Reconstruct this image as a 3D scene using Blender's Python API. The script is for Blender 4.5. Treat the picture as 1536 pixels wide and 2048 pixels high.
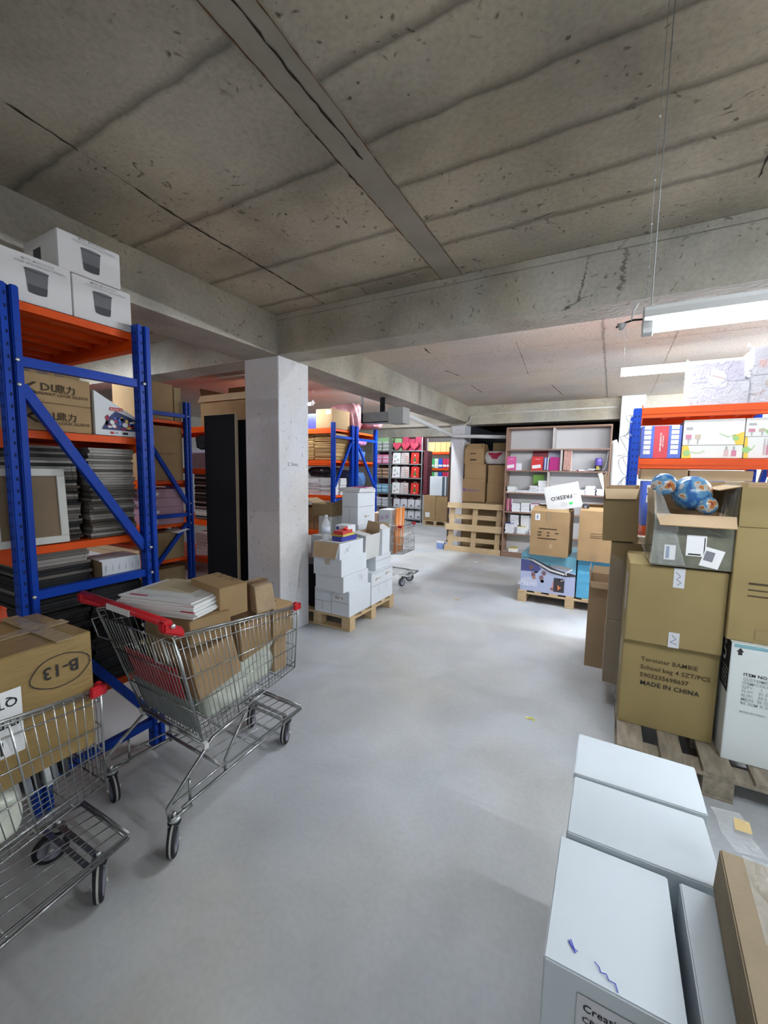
import bpy, bmesh, math, random
from mathutils import Vector, Matrix
from math import radians as R, pi, sin, cos

rnd = random.Random(7)
scene = bpy.context.scene
for o in list(bpy.data.objects):
    bpy.data.objects.remove(o)

# ------------------------------------------------------------ camera
cam_data = bpy.data.cameras.new('camera')
cam = bpy.data.objects.new('camera', cam_data)
scene.collection.objects.link(cam)
scene.camera = cam
FPX = 827.0
cam_data.sensor_fit = 'VERTICAL'
cam_data.sensor_height = 32.0
cam_data.lens = 32.0 * FPX / 2048.0
cam_data.clip_start = 0.02
cam_data.clip_end = 100
p_, r_, y_ = R(5.8), R(0.93), R(-28.58)
Fv = Vector((sin(y_) * cos(p_), cos(y_) * cos(p_), -sin(p_)))
R0 = Vector((cos(y_), -sin(y_), 0))
U0 = R0.cross(Fv)
Rv = R0 * cos(r_) + U0 * sin(r_)
Uv = -R0 * sin(r_) + U0 * cos(r_)
cm = Matrix((Rv, Uv, -Fv)).transposed().to_4x4()
cm.translation = Vector((0, 0, 1.6))
cam.matrix_world = cm

# ------------------------------------------------------------ view, world
scene.view_settings.view_transform = 'Standard'
scene.view_settings.look = 'None'
scene.view_settings.exposure = 0.0
scene.view_settings.gamma = 1.0
scene.view_settings.use_curve_mapping = False
scene.cycles.use_denoising = True
scene.cycles.max_bounces = 10
scene.cycles.diffuse_bounces = 6
scene.cycles.transparent_max_bounces = 12
scene.cycles.sample_clamp_indirect = 6.0
scene.cycles.caustics_reflective = False
scene.cycles.caustics_refractive = False
world = bpy.data.worlds.new('world')
scene.world = world
world.use_nodes = True
world.node_tree.nodes['Background'].inputs[0].default_value = (0.6, 0.65, 0.75, 1)
world.node_tree.nodes['Background'].inputs[1].default_value = 0.0

TUBE_POWER = 200.0        # emission strength of every fluorescent tube
TUBE_COLOR = (0.86, 0.93, 1.0)

# ------------------------------------------------------------ materials
MATS = {}
def nodes_of(name):
    m = bpy.data.materials.new(name)
    m.use_nodes = True
    nt = m.node_tree
    return m, nt, nt.nodes['Principled BSDF']
def mat(name, col, rough=0.6, metal=0.0, noise=0.0, scale=8.0, bump=0.0, bscale=60.0, coat=0.0, dark=None, stretch=None):
    """plain procedural material; noise mixes the colour with a darker tone of itself"""
    if name in MATS: return MATS[name]
    m, nt, b = nodes_of(name)
    b.inputs['Base Color'].default_value = (*col, 1)
    b.inputs['Roughness'].default_value = rough
    b.inputs['Metallic'].default_value = metal
    b.inputs['Specular IOR Level'].default_value = 0.5 if rough < 0.4 else 0.22
    if coat: b.inputs['Coat Weight'].default_value = coat
    tc = nt.nodes.new('ShaderNodeTexCoord')
    mp = nt.nodes.new('ShaderNodeMapping')
    nt.links.new(tc.outputs['Object'], mp.inputs[0])
    if stretch: mp.inputs['Scale'].default_value = stretch
    if noise:
        n = nt.nodes.new('ShaderNodeTexNoise'); n.inputs['Scale'].default_value = scale; n.inputs['Detail'].default_value = 5
        nt.links.new(mp.outputs[0], n.inputs['Vector'])
        r = nt.nodes.new('ShaderNodeValToRGB')
        d = dark or tuple(c * (1 - noise) for c in col)
        r.color_ramp.elements[0].position = 0.3; r.color_ramp.elements[0].color = (*d, 1)
        r.color_ramp.elements[1].position = 0.72; r.color_ramp.elements[1].color = (*col, 1)
        nt.links.new(n.outputs[0], r.inputs[0]); nt.links.new(r.outputs[0], b.inputs['Base Color'])
    if bump:
        n2 = nt.nodes.new('ShaderNodeTexNoise'); n2.inputs['Scale'].default_value = bscale; n2.inputs['Detail'].default_value = 4
        nt.links.new(mp.outputs[0], n2.inputs['Vector'])
        bp = nt.nodes.new('ShaderNodeBump'); bp.inputs['Strength'].default_value = bump; bp.inputs['Distance'].default_value = 0.01
        nt.links.new(n2.outputs[0], bp.inputs['Height']); nt.links.new(bp.outputs[0], b.inputs['Normal'])
    MATS[name] = m
    return m

def emis(name, col, power):
    if name in MATS: return MATS[name]
    m, nt, b = nodes_of(name)
    b.inputs['Base Color'].default_value = (0.9, 0.9, 0.9, 1)
    b.inputs['Emission Color'].default_value = (*col, 1)
    b.inputs['Emission Strength'].default_value = power
    MATS[name] = m
    return m

def plastic_film(name, col=(0.85, 0.9, 0.92), alpha=0.3, rough=0.12):
    if name in MATS: return MATS[name]
    m, nt, b = nodes_of(name)
    b.inputs['Base Color'].default_value = (*col, 1)
    b.inputs['Roughness'].default_value = rough
    b.inputs['Alpha'].default_value = alpha
    n2 = nt.nodes.new('ShaderNodeTexNoise'); n2.inputs['Scale'].default_value = 22; n2.inputs['Detail'].default_value = 4
    n2.inputs['Distortion'].default_value = 1.5
    tc = nt.nodes.new('ShaderNodeTexCoord'); nt.links.new(tc.outputs['Object'], n2.inputs['Vector'])
    bp = nt.nodes.new('ShaderNodeBump'); bp.inputs['Strength'].default_value = 0.9; bp.inputs['Distance'].default_value = 0.03
    nt.links.new(n2.outputs[0], bp.inputs['Height']); nt.links.new(bp.outputs[0], b.inputs['Normal'])
    MATS[name] = m
    return m

def concrete(name, base, spot, rough=0.85, spots=0.65, joints=None, big=1.3, stain=0.55, fine_=0.78, bump_=0.35):
    """board-marked concrete: cloudy tone, small dark air-hole spots, and (optional) dirty formwork joints along Y"""
    if name in MATS: return MATS[name]
    m, nt, b = nodes_of(name)
    b.inputs['Roughness'].default_value = rough
    L = nt.links.new
    tc = nt.nodes.new('ShaderNodeTexCoord')
    def noise(scale, detail=6, dist=0.0):
        n = nt.nodes.new('ShaderNodeTexNoise'); n.inputs['Scale'].default_value = scale
        n.inputs['Detail'].default_value = detail; n.inputs['Distortion'].default_value = dist
        L(tc.outputs['Object'], n.inputs['Vector']); return n
    def ramp(src, p0, c0, p1, c1):
        r = nt.nodes.new('ShaderNodeValToRGB')
        e = r.color_ramp.elements
        e[0].position = p0; e[0].color = (*c0, 1); e[1].position = p1; e[1].color = (*c1, 1)
        L(src, r.inputs[0]); return r
    def mix(a, bb, fac=1.0, mode='MULTIPLY'):
        x = nt.nodes.new('ShaderNodeMix'); x.data_type = 'RGBA'; x.blend_type = mode
        x.inputs['Factor'].default_value = fac
        L(a, x.inputs[6]); L(bb, x.inputs[7]); return x.outputs[2]
    cloud = ramp(noise(big, 8, 0.4).outputs[0], 0.3, tuple(c * stain for c in base), 0.68, base)
    warm = ramp(noise(0.9, 3, 0.2).outputs[0], 0.42, (1, 1, 1), 0.7, (1.0, 0.93, 0.82))
    c = mix(cloud.outputs[0], warm.outputs[0])
    fine = ramp(noise(45, 6).outputs[0], 0.3, (fine_, fine_, fine_), 0.6, (1, 1, 1))
    c = mix(c, fine.outputs[0])
    if spots:
        v = nt.nodes.new('ShaderNodeTexVoronoi'); v.inputs['Scale'].default_value = 9; v.inputs['Randomness'].default_value = 1
        nn = noise(4, 3)
        mp = nt.nodes.new('ShaderNodeVectorMath'); mp.operation = 'ADD'
        L(tc.outputs['Object'], mp.inputs[0]); L(nn.outputs['Color'], mp.inputs[1]); L(mp.outputs[0], v.inputs['Vector'])
        s = ramp(v.outputs['Distance'], 0.04, spot, 0.22, (1, 1, 1))
        keep = ramp(noise(1.7, 2).outputs[0], 0.42, (0, 0, 0), 0.52, (1, 1, 1))
        x = nt.nodes.new('ShaderNodeMix'); x.data_type = 'RGBA'; x.blend_type = 'MULTIPLY'
        L(keep.outputs[0], x.inputs['Factor']); L(c, x.inputs[6]); L(s.outputs[0], x.inputs[7]); c = x.outputs[2]
        v2 = nt.nodes.new('ShaderNodeTexVoronoi'); v2.inputs['Scale'].default_value = 34
        L(mp.outputs[0], v2.inputs['Vector'])
        s2 = ramp(v2.outputs['Distance'], 0.06, spot, 0.15, (1, 1, 1))
        x = nt.nodes.new('ShaderNodeMix'); x.data_type = 'RGBA'; x.blend_type = 'MULTIPLY'
        x.inputs['Factor'].default_value = spots
        L(c, x.inputs[6]); L(s2.outputs[0], x.inputs[7]); c = x.outputs[2]
    if joints:
        # joints: (list left of x0, list right of x0, x0); y positions from -1 to 9 mapped to a ramp with stops
        sep = nt.nodes.new('ShaderNodeSeparateXYZ'); L(tc.outputs['Object'], sep.inputs[0])
        wob = noise(5.0, 10)
        ad = nt.nodes.new('ShaderNodeMath'); ad.operation = 'MULTIPLY_ADD'
        L(wob.outputs[0], ad.inputs[0]); ad.inputs[1].default_value = 0.05; ad.inputs[2].default_value = -0.025
        yy = nt.nodes.new('ShaderNodeMath'); yy.operation = 'ADD'; L(sep.outputs[1], yy.inputs[0]); L(ad.outputs[0], yy.inputs[1])
        outs = []
        for js in joints[:2]:
            mr = nt.nodes.new('ShaderNodeMapRange'); L(yy.outputs[0], mr.inputs[0])
            lo, hi = -0.3, 3.0
            mr.inputs[1].default_value = lo; mr.inputs[2].default_value = hi
            rr = nt.nodes.new('ShaderNodeValToRGB'); L(mr.outputs[0], rr.inputs[0])
            el = rr.color_ramp.elements
            el[0].position = 0.0; el[0].color = (1, 1, 1, 1); el[1].position = 1.0; el[1].color = (0.8, 0.8, 0.8, 1)
            for j in js:
                t = (j - lo) / (hi - lo)
                for dt, v_ in ((-0.013, 1.0), (0.0, 0.36), (0.0045, 1.0)):
                    if 0 < t + dt < 1:
                        e = el.new(t + dt); e.color = (v_, v_ * 0.985, v_ * 0.95, 1)
            outs.append(rr)
        gt = nt.nodes.new('ShaderNodeMath'); gt.operation = 'GREATER_THAN'; L(sep.outputs[0], gt.inputs[0]); gt.inputs[1].default_value = joints[2]
        x = nt.nodes.new('ShaderNodeMix'); x.data_type = 'RGBA'
        L(gt.outputs[0], x.inputs['Factor']); L(outs[0].outputs[0], x.inputs[6]); L(outs[1].outputs[0], x.inputs[7])
        c = mix(c, x.outputs[2], 0.9)
    L(c, b.inputs['Base Color'])
    bp = nt.nodes.new('ShaderNodeBump'); bp.inputs['Strength'].default_value = bump_; bp.inputs['Distance'].default_value = 0.01
    L(noise(30, 8).outputs[0], bp.inputs['Height']); L(bp.outputs[0], b.inputs['Normal'])
    MATS[name] = m
    return m

CEIL = concrete('ceiling_concrete', (0.56, 0.51, 0.42), (0.22, 0.2, 0.17), stain=0.5, fine_=0.84,
                joints=([-0.02, 0.48, 1.03, 1.61, 2.18, 2.66], [0.0, 0.32, 0.64, 0.97, 1.26, 1.57, 1.88, 2.18, 2.44], -1.05))
CEIL2 = concrete('pale_ceiling_concrete', (0.66, 0.59, 0.53), (0.4, 0.33, 0.28), spots=0.5, stain=0.78, big=0.9)
BEAMC = concrete('beam_concrete', (0.48, 0.455, 0.39), (0.4, 0.37, 0.32), spots=0.5, stain=0.62, big=2.0, fine_=0.86)
PILC = concrete('painted_pillar', (0.66, 0.67, 0.71), (0.5, 0.5, 0.47), spots=0.35, stain=0.9, big=2.4, fine_=0.93)
WALLC = concrete('wall_plaster', (0.5, 0.5, 0.48), (0.6, 0.58, 0.55), spots=0.2, stain=0.85)
FLOORC = concrete('floor_concrete', (0.505, 0.53, 0.56), (0.8, 0.8, 0.8), rough=0.55, spots=0.0, stain=0.72, big=1.6, fine_=0.93, bump_=0.06)
DARKC = mat('unlit_dark_wall', (0.02, 0.02, 0.025), 0.9)  # near-black colour stands in for the darkness of the unlit store room
CRACK = mat('crack_dark', (0.035, 0.025, 0.018), 0.95)
RUST = mat('rust_stain', (0.16, 0.09, 0.045), 0.95, noise=0.4, scale=14)

CARD = mat('cardboard', (0.385, 0.255, 0.13), 0.8, noise=0.16, scale=5, bump=0.1, bscale=30)
CARD2 = mat('cardboard_dull', (0.32, 0.23, 0.12), 0.8, noise=0.16, scale=4, bump=0.1, bscale=30)
CARDN = mat('cardboard_near', (0.27, 0.21, 0.135), 0.8, noise=0.2, scale=6, bump=0.3, bscale=20)
CARD3 = mat('cardboard_olive', (0.30, 0.225, 0.098), 0.7, noise=0.12, scale=4, bump=0.1, bscale=30)
CARDIN = mat('cardboard_inside', (0.47, 0.34, 0.21), 0.85, noise=0.1, scale=6)
CARDDK = mat('cardboard_edge', (0.2, 0.13, 0.07), 0.9)
WCARD = mat('white_carton', (0.68, 0.72, 0.76), 0.55, noise=0.05, scale=3)
NCARD = mat('near_white_carton', (0.56, 0.61, 0.65), 0.6, noise=0.04, scale=3)
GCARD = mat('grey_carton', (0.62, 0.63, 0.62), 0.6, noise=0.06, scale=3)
SEAM = mat('carton_seam', (0.13, 0.12, 0.11), 0.9)
TAPE = mat('packing_tape', (0.36, 0.26, 0.14), 0.25, noise=0.1, scale=12, bump=0.2, bscale=40)
CTAPE = mat('clear_tape', (0.40, 0.31, 0.18), 0.10, noise=0.15, scale=15, bump=0.5, bscale=35)
INK = mat('black_ink', (0.03, 0.028, 0.03), 0.7)
BINK = mat('faded_ink', (0.065, 0.045, 0.025), 0.8)
BLUEINK = mat('blue_pen', (0.05, 0.07, 0.4), 0.6)
PAPER = mat('label_paper', (0.8, 0.8, 0.8), 0.6)
BLUE = mat('rack_blue', (0.002, 0.048, 0.40), 0.42, noise=0.25, scale=6)
DKBLUE = mat('rack_hole', (0.004, 0.012, 0.05), 0.8)
ORANGE = mat('rack_orange', (0.74, 0.085, 0.006), 0.45, noise=0.15, scale=5)
CHROME = mat('zinc_wire', (0.42, 0.44, 0.44), 0.24, metal=0.9, noise=0.12, scale=20)
STEEL = mat('galvanised_steel', (0.42, 0.44, 0.45), 0.45, metal=0.7, noise=0.15, scale=12)
BOLT = mat('bolt_metal', (0.7, 0.7, 0.7), 0.3, metal=0.8)
RED = mat('red_plastic', (0.52, 0.012, 0.02), 0.35)
RUBBER = mat('black_rubber', (0.02, 0.02, 0.024), 0.7)
TREAD = mat('worn_tread', (0.42, 0.40, 0.38), 0.8)
HUB = mat('grey_hub', (0.22, 0.22, 0.27), 0.5)
PLATE = mat('grey_plate', (0.34, 0.37, 0.36), 0.45)
WOOD = mat('pallet_wood', (0.62, 0.46, 0.27), 0.75, noise=0.25, scale=5, stretch=(1, 8, 8), bump=0.15)
OLDWOOD = mat('weathered_wood', (0.33, 0.28, 0.215), 0.85, noise=0.45, scale=6, stretch=(6, 1.2, 6), bump=0.25)
BLKBOARD = mat('black_board', (0.008, 0.008, 0.012), 0.95)
BLACKM = mat('black_matt', (0.012, 0.012, 0.014), 0.7)
EDGE = mat('board_edge', (0.42, 0.36, 0.25), 0.7)
WHITEP = mat('white_paint', (0.8, 0.8, 0.8), 0.4)
POLY = mat('milky_polythene', (0.76, 0.79, 0.68), 0.22, noise=0.25, scale=14, bump=1.0, bscale=18)
KRAFT = mat('kraft_paper', (0.46, 0.31, 0.17), 0.7, noise=0.15, scale=6, bump=0.4, bscale=14)
FILM = plastic_film('stretch_film', (0.8, 0.84, 0.84), 0.22)
FILM3 = plastic_film('thin_film', (0.75, 0.78, 0.8), 0.10)
FILM2 = plastic_film('bright_film', (0.93, 0.93, 1.0), 0.35)
def flat(name, c, rough=0.55): return mat(name, c, rough)

# ------------------------------------------------------------ mesh builder
def mesh_obj(name, me, parent=None):
    o = bpy.data.objects.new(name, me)
    scene.collection.objects.link(o)
    if parent is not None: o.parent = parent
    return o

class MB:
    def __init__(s): s.bm = bmesh.new(); s.mats = []
    def mi(s, m):
        if m not in s.mats: s.mats.append(m)
        return s.mats.index(m)
    def hexa(s, v, m):
        """v: 8 corners, bottom ring then top ring (ccw from above)"""
        vs = [s.bm.verts.new(p) for p in v]
        i = s.mi(m)
        for f in ((3, 2, 1, 0), (4, 5, 6, 7), (0, 1, 5, 4), (1, 2, 6, 5), (2, 3, 7, 6), (3, 0, 4, 7)):
            fa = s.bm.faces.new([vs[k] for k in f]); fa.material_index = i
        return vs
    def box(s, a, b, m, M=None):
        x0, y0, z0 = a; x1, y1, z1 = b
        if x0 > x1: x0, x1 = x1, x0
        if y0 > y1: y0, y1 = y1, y0
        if z0 > z1: z0, z1 = z1, z0
        v = [Vector(p) for p in ((x0, y0, z0), (x1, y0, z0), (x1, y1, z0), (x0, y1, z0), (x0, y0, z1), (x1, y0, z1), (x1, y1, z1), (x0, y1, z1))]
        if M is not None: v = [M @ p for p in v]
        return s.hexa(v, m)
    def quad(s, pts, m, M=None):
        v = [Vector(p) for p in pts]
        if M is not None: v = [M @ p for p in v]
        f = s.bm.faces.new([s.bm.verts.new(p) for p in v]); f.material_index = s.mi(m); return f
    def tube(s, pts, r, m, n=6, closed=False, caps=True, M=None):
        pts = [Vector(p) for p in pts]
        if M is not None: pts = [M @ p for p in pts]
        i = s.mi(m); N = len(pts); rings = []
        up = None
        for k, p in enumerate(pts):
            a = pts[k - 1] if (k > 0 or closed) else None
            c = pts[(k + 1) % N] if (k < N - 1 or closed) else None
            d1 = (p - a).normalized() if a is not None else None
            d2 = (c - p).normalized() if c is not None else None
            d = (d1 + d2) if (d1 is not None and d2 is not None) else (d1 or d2)
            if d.length < 1e-6: d = d1
            d = d.normalized()
            if up is None:
                up = Vector((0, 0, 1)) if abs(d.z) < 0.9 else Vector((1, 0, 0))
            side = d.cross(up)
            if side.length < 1e-4: side = d.cross(Vector((0.3, 1, 0.2)))
            side.normalize(); u2 = side.cross(d).normalized(); up = u2
            sc = 1.0
            if d1 is not None and d2 is not None:
                cc = max(0.4, d.dot(d1)); sc = 1 / cc
            rr = r[k] if isinstance(r, (list, tuple)) else r
            rings.append([s.bm.verts.new(p + (side * cos(2 * pi * j / n) + u2 * sin(2 * pi * j / n)) * rr * (sc if False else 1)) for j in range(n)])
        for k in range(N if closed else N - 1):
            A, B = rings[k], rings[(k + 1) % N]
            for j in range(n):
                f = s.bm.faces.new((A[j], A[(j + 1) % n], B[(j + 1) % n], B[j])); f.material_index = i; f.smooth = True
        if caps and not closed:
            f = s.bm.faces.new(rings[0][::-1]); f.material_index = i
            f = s.bm.faces.new(rings[-1]); f.material_index = i
    def lathe(s, prof, m, n=24, M=None, mats=None):
        """prof: list of (r, z) ; axis Z"""
        rings = []
        for (r, z) in prof:
            ring = []
            for j in range(n):
                p = Vector((r * cos(2 * pi * j / n), r * sin(2 * pi * j / n), z))
                ring.append(s.bm.verts.new(M @ p if M is not None else p))
            rings.append(ring)
        for k in range(len(prof) - 1):
            i = s.mi(mats[k] if mats else m)
            for j in range(n):
                f = s.bm.faces.new((rings[k][j], rings[k][(j + 1) % n], rings[k + 1][(j + 1) % n], rings[k + 1][j]))
                f.material_index = i; f.smooth = True
        i = s.mi(m)
        if prof[0][0] > 1e-5:
            f = s.bm.faces.new(rings[0][::-1]); f.material_index = s.mi(mats[0] if mats else m)
        if prof[-1][0] > 1e-5:
            f = s.bm.faces.new(rings[-1]); f.material_index = s.mi(mats[-1] if mats else m)
    def text(s, string, size, M, m, align='LEFT', sx=1.0):
        cu = bpy.data.curves.new('t', 'FONT'); cu.body = string; cu.size = size; cu.align_x = align
        cu.resolution_u = 2; cu.space_character = 1.04; cu.offset = size * 0.014
        ob = bpy.data.objects.new('t', cu)
        me = bpy.data.meshes.new_from_object(ob)
        nv = len(s.bm.verts); nf = len(s.bm.faces)
        s.bm.from_mesh(me)
        s.bm.verts.ensure_lookup_table(); s.bm.faces.ensure_lookup_table()
        i = s.mi(m)
        S = Matrix.Diagonal((sx, 1, 1, 1))
        for v in s.bm.verts[nv:]: v.co = M @ (S @ v.co)
        for f in s.bm.faces[nf:]: f.material_index = i
        bpy.data.objects.remove(ob); bpy.data.curves.remove(cu); bpy.data.meshes.remove(me)
    def build(s, name, parent=None, bevel=0.0, smooth=False, segs=1):
        if bevel > 0:
            bmesh.ops.bevel(s.bm, geom=list(s.bm.edges), offset=bevel, segments=segs, affect='EDGES', clamp_overlap=True)
        bmesh.ops.recalc_face_normals(s.bm, faces=list(s.bm.faces))
        me = bpy.data.meshes.new(name); s.bm.to_mesh(me); s.bm.free()
        for m in s.mats: me.materials.append(m)
        if smooth:
            for p in me.polygons: p.use_smooth = True
        return mesh_obj(name, me, parent)

def tag(o, label=None, cat=None, group=None, kind=None):
    if label: o['label'] = label
    if cat: o['category'] = cat
    if group: o['group'] = group
    if kind: o['kind'] = kind
    return o
def thing(name, label, cat, loc=(0, 0, 0), rz=0.0, group=None, rx=0.0, ry=0.0):
    o = bpy.data.objects.new(name, None); scene.collection.objects.link(o)
    o.empty_display_size = 0.05
    o.location = loc; o.rotation_euler = (rx, ry, rz)
    return tag(o, label, cat, group)
def dup(root, loc=None, rz=None, label=None, group=None):
    def cp(o, par):
        c = o.copy(); scene.collection.objects.link(c)
        if par is not None: c.parent = par
        for ch in list(o.children): cp(ch, c)
        return c
    r = cp(root, None)
    if loc is not None: r.location = loc
    if rz is not None: r.rotation_euler = (root.rotation_euler[0], root.rotation_euler[1], rz)
    if label: r['label'] = label
    if group: r['group'] = group
    return r
def struct(name, mb, parent=None, bevel=0.0):
    o = mb.build(name, parent, bevel)
    if parent is None: o['kind'] = 'structure'
    return o

# ------------------------------------------------------------ tube lamps, both seen and added
def tube_light(x0, x1, y, z, label, group=None, rz=0.0, hang=True, power=1.0):
    """hanging fluorescent batten: housing, tube, end sockets, hanger wires; length along X"""
    L = x1 - x0
    t = thing('fluorescent_light', label, 'light', ((x0 + x1) / 2, y, z), rz, group)
    h = MB(); a = L / 2
    h.hexa([Vector(p) for p in ((-a, -.06, .018), (a, -.06, .018), (a, .06, .018), (-a, .06, .018), (-a, -.035, .045), (a, -.035, .045), (a, .035, .045), (-a, .035, .045))], WHITEP)
    h.box((-a, -0.022, 0.045), (a, 0.022, 0.061), WHITEP)
    h.build('housing', t, 0.003)
    tb = MB()
    Mx = Matrix.Rotation(pi / 2, 4, 'Y')
    tb.lathe([(0.013, -a + 0.03), (0.013, a - 0.03)], emis('tube_glow_%d' % int(power * 100), TUBE_COLOR, TUBE_POWER * power), 12, Mx)
    tb.build('tube', t)
    for sgn in (-1, 1):
        e = MB(); e.box((sgn * a, -0.018, -0.018), (sgn * (a - 0.03), 0.018, 0.024), WHITEP); e.build('end_socket', t, 0.003)
    if z < 2.87:
        for sgn in (-1, 1):
            w = MB(); w.tube([(sgn * (a - 0.02), 0, 0.06), (sgn * (a - 0.02), 0, 2.935 - z)], 0.0015, STEEL, 5); w.build('hanger_wire', t)
    return t
# ------------------------------------------------------------ lights
tube_light(0.055, 1.255, 1.53, 2.04, 'nearest hanging fluorescent batten light, cut by the right edge', power=.6)
tube_light(0.02, 1.22, 4.5, 2.51, 'second fluorescent batten light glowing behind the wrapped boxes on the right rack', power=2.8)
tube_light(-5.25, -4.05, 5.12, 2.58, 'fluorescent light glowing beside the white pillar above the far rack', power=1.0)
tube_light(-5.9, -4.7, 1.95, 2.5, 'fluorescent light glowing behind the left rack', power=1.1)
tube_light(-0.9, 0.3, 3.42, 2.874, 'added unseen fluorescent light on the ceiling close behind the big beam', power=2.2)  # added lamp, hidden by the beam, to brighten the middle floor
tube_light(-3.75, -2.55, 6.9, 2.874, 'added unseen fluorescent light tucked behind the long beam beyond the pillar', rz=pi / 2, power=3.6)  # added out of sight behind the beam to lift the far floor
tube_light(-5.6, -4.4, 9.9, 2.874, 'fluorescent light lighting the far ceiling before the gift bags', power=2.8)
tube_light(-6.6, -5.4, 13.0, 2.874, 'fluorescent light over the far orange rack', power=1.6)
tube_light(-4.5, -3.3, 13.0, 2.874, 'fluorescent light beyond the far brown board', power=1.6)
tube_light(1.65, 2.85, 6.6, 2.55, 'added unseen fluorescent light behind the right rack, over the bookcase aisle', power=6.0)  # added behind the wrapped goods, out of sight, for a brighter aisle floor
tube_light(1.6, 2.8, 4.5, 2.51, 'added unseen fluorescent light beyond the right edge over the racks', power=5.0)  # extra lamp added out of view for more light from the right
for k, (x, y) in enumerate([(-0.4, -1.6), (1.0, 0.72), (1.6, -2.2), (2.6, 1.53), (-4.6, -2.6)]):
    tube_light(x, x + 1.2, y, 2.45, 'unseen fluorescent light, %s' % ['middle', 'right', 'added behind the camera, rear right', 'added beside the nearest lamp', 'added behind the camera, rear left'][k], power=[.4, 1.5, .8, .4, .6][k])  # all added as fill for the near area, except the right one

# ------------------------------------------------------------ setting
ZC, ZB = 2.935, 2.6
m = MB(); m.box((-10, -3.2, -0.1), (5.2, 16.2, 0.0), FLOORC); struct('floor', m)
m = MB()
m.box((-10, -3.2, ZC), (5.2, 3.0, ZC + 0.1), CEIL)
m.box((-1.12, -3.2, ZC - 0.008), (-0.97, 2.87, ZC), mat('ceiling_strip', (0.36, 0.325, 0.265), 0.9, noise=0.25, scale=3, bump=0.2))
ceiling = struct('ceiling', m)
m = MB(); m.box((-10, 3.0, ZC), (5.2, 16.2, ZC + 0.1), CEIL2); struct('ceiling_rear', m)
SPOT = mat('damp_spot', (0.17, 0.15, 0.12), 0.95, noise=0.3, scale=60)
def crack(pts, w, z, matl=CRACK, name='crack'):
    """ragged dark gap in the slab"""
    m = MB(); out = []
    P = [Vector((*p, z)) for p in pts]
    full = []
    for a, b in zip(P, P[1:]):
        n = max(2, int((b - a).length / 0.03))
        for k in range(n): full.append(a.lerp(b, k / n))
    full.append(P[-1])
    L_, R_ = [], []
    for k, p in enumerate(full):
        d = (full[min(k + 1, len(full) - 1)] - full[max(k - 1, 0)]).normalized(); s = Vector((-d.y, d.x, 0))
        ww = w * rnd.uniform(0.35, 1.25) * (0.4 if k in (0, len(full) - 1) else 1)
        off = s * rnd.uniform(-0.3, 0.3) * w
        L_.append(p + s * ww / 2 + off); R_.append(p - s * ww / 2 + off)
    i = m.mi(matl)
    a = [m.bm.verts.new(q) for q in L_]; b = [m.bm.verts.new(q) for q in R_]
    for k in range(len(full) - 1):
        f = m.bm.faces.new((a[k], a[k + 1], b[k + 1], b[k])); f.material_index = i
    return m.build(name, ceiling)
zc = ZC - 0.003
crack([(-2.06, 0.79), (-2.075, 1.04)], 0.014, zc); crack([(-2.1, 1.29), (-2.12, 1.42)], 0.010, zc)
crack([(-2.075, 1.04), (-2.1, 1.29)], 0.003, zc)
crack([(-2.12, 1.42), (-2.13, 1.62), (-2.125, 2.2), (-2.13, 2.84)], 0.013, zc)
crack([(-1.03, 0.88), (-1.03, 1.2), (-1.02, 1.63)], 0.010, ZC - 0.011); crack([(-1.12, 1.26), (-1.125, 1.7), (-1.115, 2.0)], 0.014, zc)
crack([(-1.115, 2.0), (-1.11, 2.3)], 0.006, zc); crack([(-1.11, 2.3), (-1.105, 2.72)], 0.016, zc)
crack([(-0.42, 2.3), (-0.37, 2.31)], 0.012, zc); crack([(-0.44, 2.42), (-0.34, 2.40)], 0.007, zc)
crack([(-1.75, 2.62), (-1.7, 2.7), (-1.72, 2.84)], 0.005, zc); crack([(0.48, 2.0), (0.5, 2.55)], 0.010, zc)
crack([(-0.97, 0.3), (-0.97, 2.86)], 0.006, ZC - 0.0095, RUST); crack([(-1.12, 0.3), (-1.12, 2.86)], 0.007, ZC - 0.0095, RUST)
crack([(-1.88, 4.31), (-1.9, 4.52)], 0.018, zc); crack([(-2.03, 5.36), (-1.91, 5.44)], 0.014, zc); crack([(-2.03, 5.36), (-1.95, 5.75)], 0.016, zc); crack([(-2.0, 6.4), (-2.0, 7.05)], 0.014, zc)
crack([(-1.89, 4.52), (-1.96, 5.36)], 0.003, zc, RUST); crack([(-1.95, 5.75), (-2.0, 6.4)], 0.003, zc, RUST); crack([(-0.94, 4.5), (-1.0, 5.2), (-1.08, 6.06)], 0.006, zc, RUST); crack([(-0.88, 6.9), (-0.81, 7.87)], 0.014, zc, RUST)
JT = mat('joint_line', (0.36, 0.31, 0.27), 0.9, noise=0.3, scale=20)
crack([(-0.15, 3.3), (-0.14, 8.4)], 0.02, zc, JT, 'joint'); crack([(0.45, 3.3), (0.5, 8.4)], 0.008, zc, JT, 'joint')
for yj in (3.9, 4.75, 5.9, 7.1): crack([(-2.6, yj), (-0.15, yj + .03)], 0.008, zc, JT, 'joint')
for yj in (4.1, 5.0, 6.1): crack([(-0.15, yj), (2.5, yj + .02)], 0.008, zc, JT, 'joint')

m = MB()
for k in range(80):
    x, y = rnd.uniform(-2.6, 2.0), rnd.uniform(-.3, 2.8)
    if abs(x + 1.045) < .12: continue
    r0 = rnd.uniform(.003, .010) * (1.8 if k % 9 == 0 else 1)
    m.quad([(x + r0 * rnd.uniform(.6, 1.3) * cos(a * pi / 4), y + r0 * rnd.uniform(.6, 1.3) * sin(a * pi / 4), ZC - .0015) for a in range(8)], SPOT)
m.build('damp_spots', ceiling)['kind'] = 'stuff'

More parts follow.
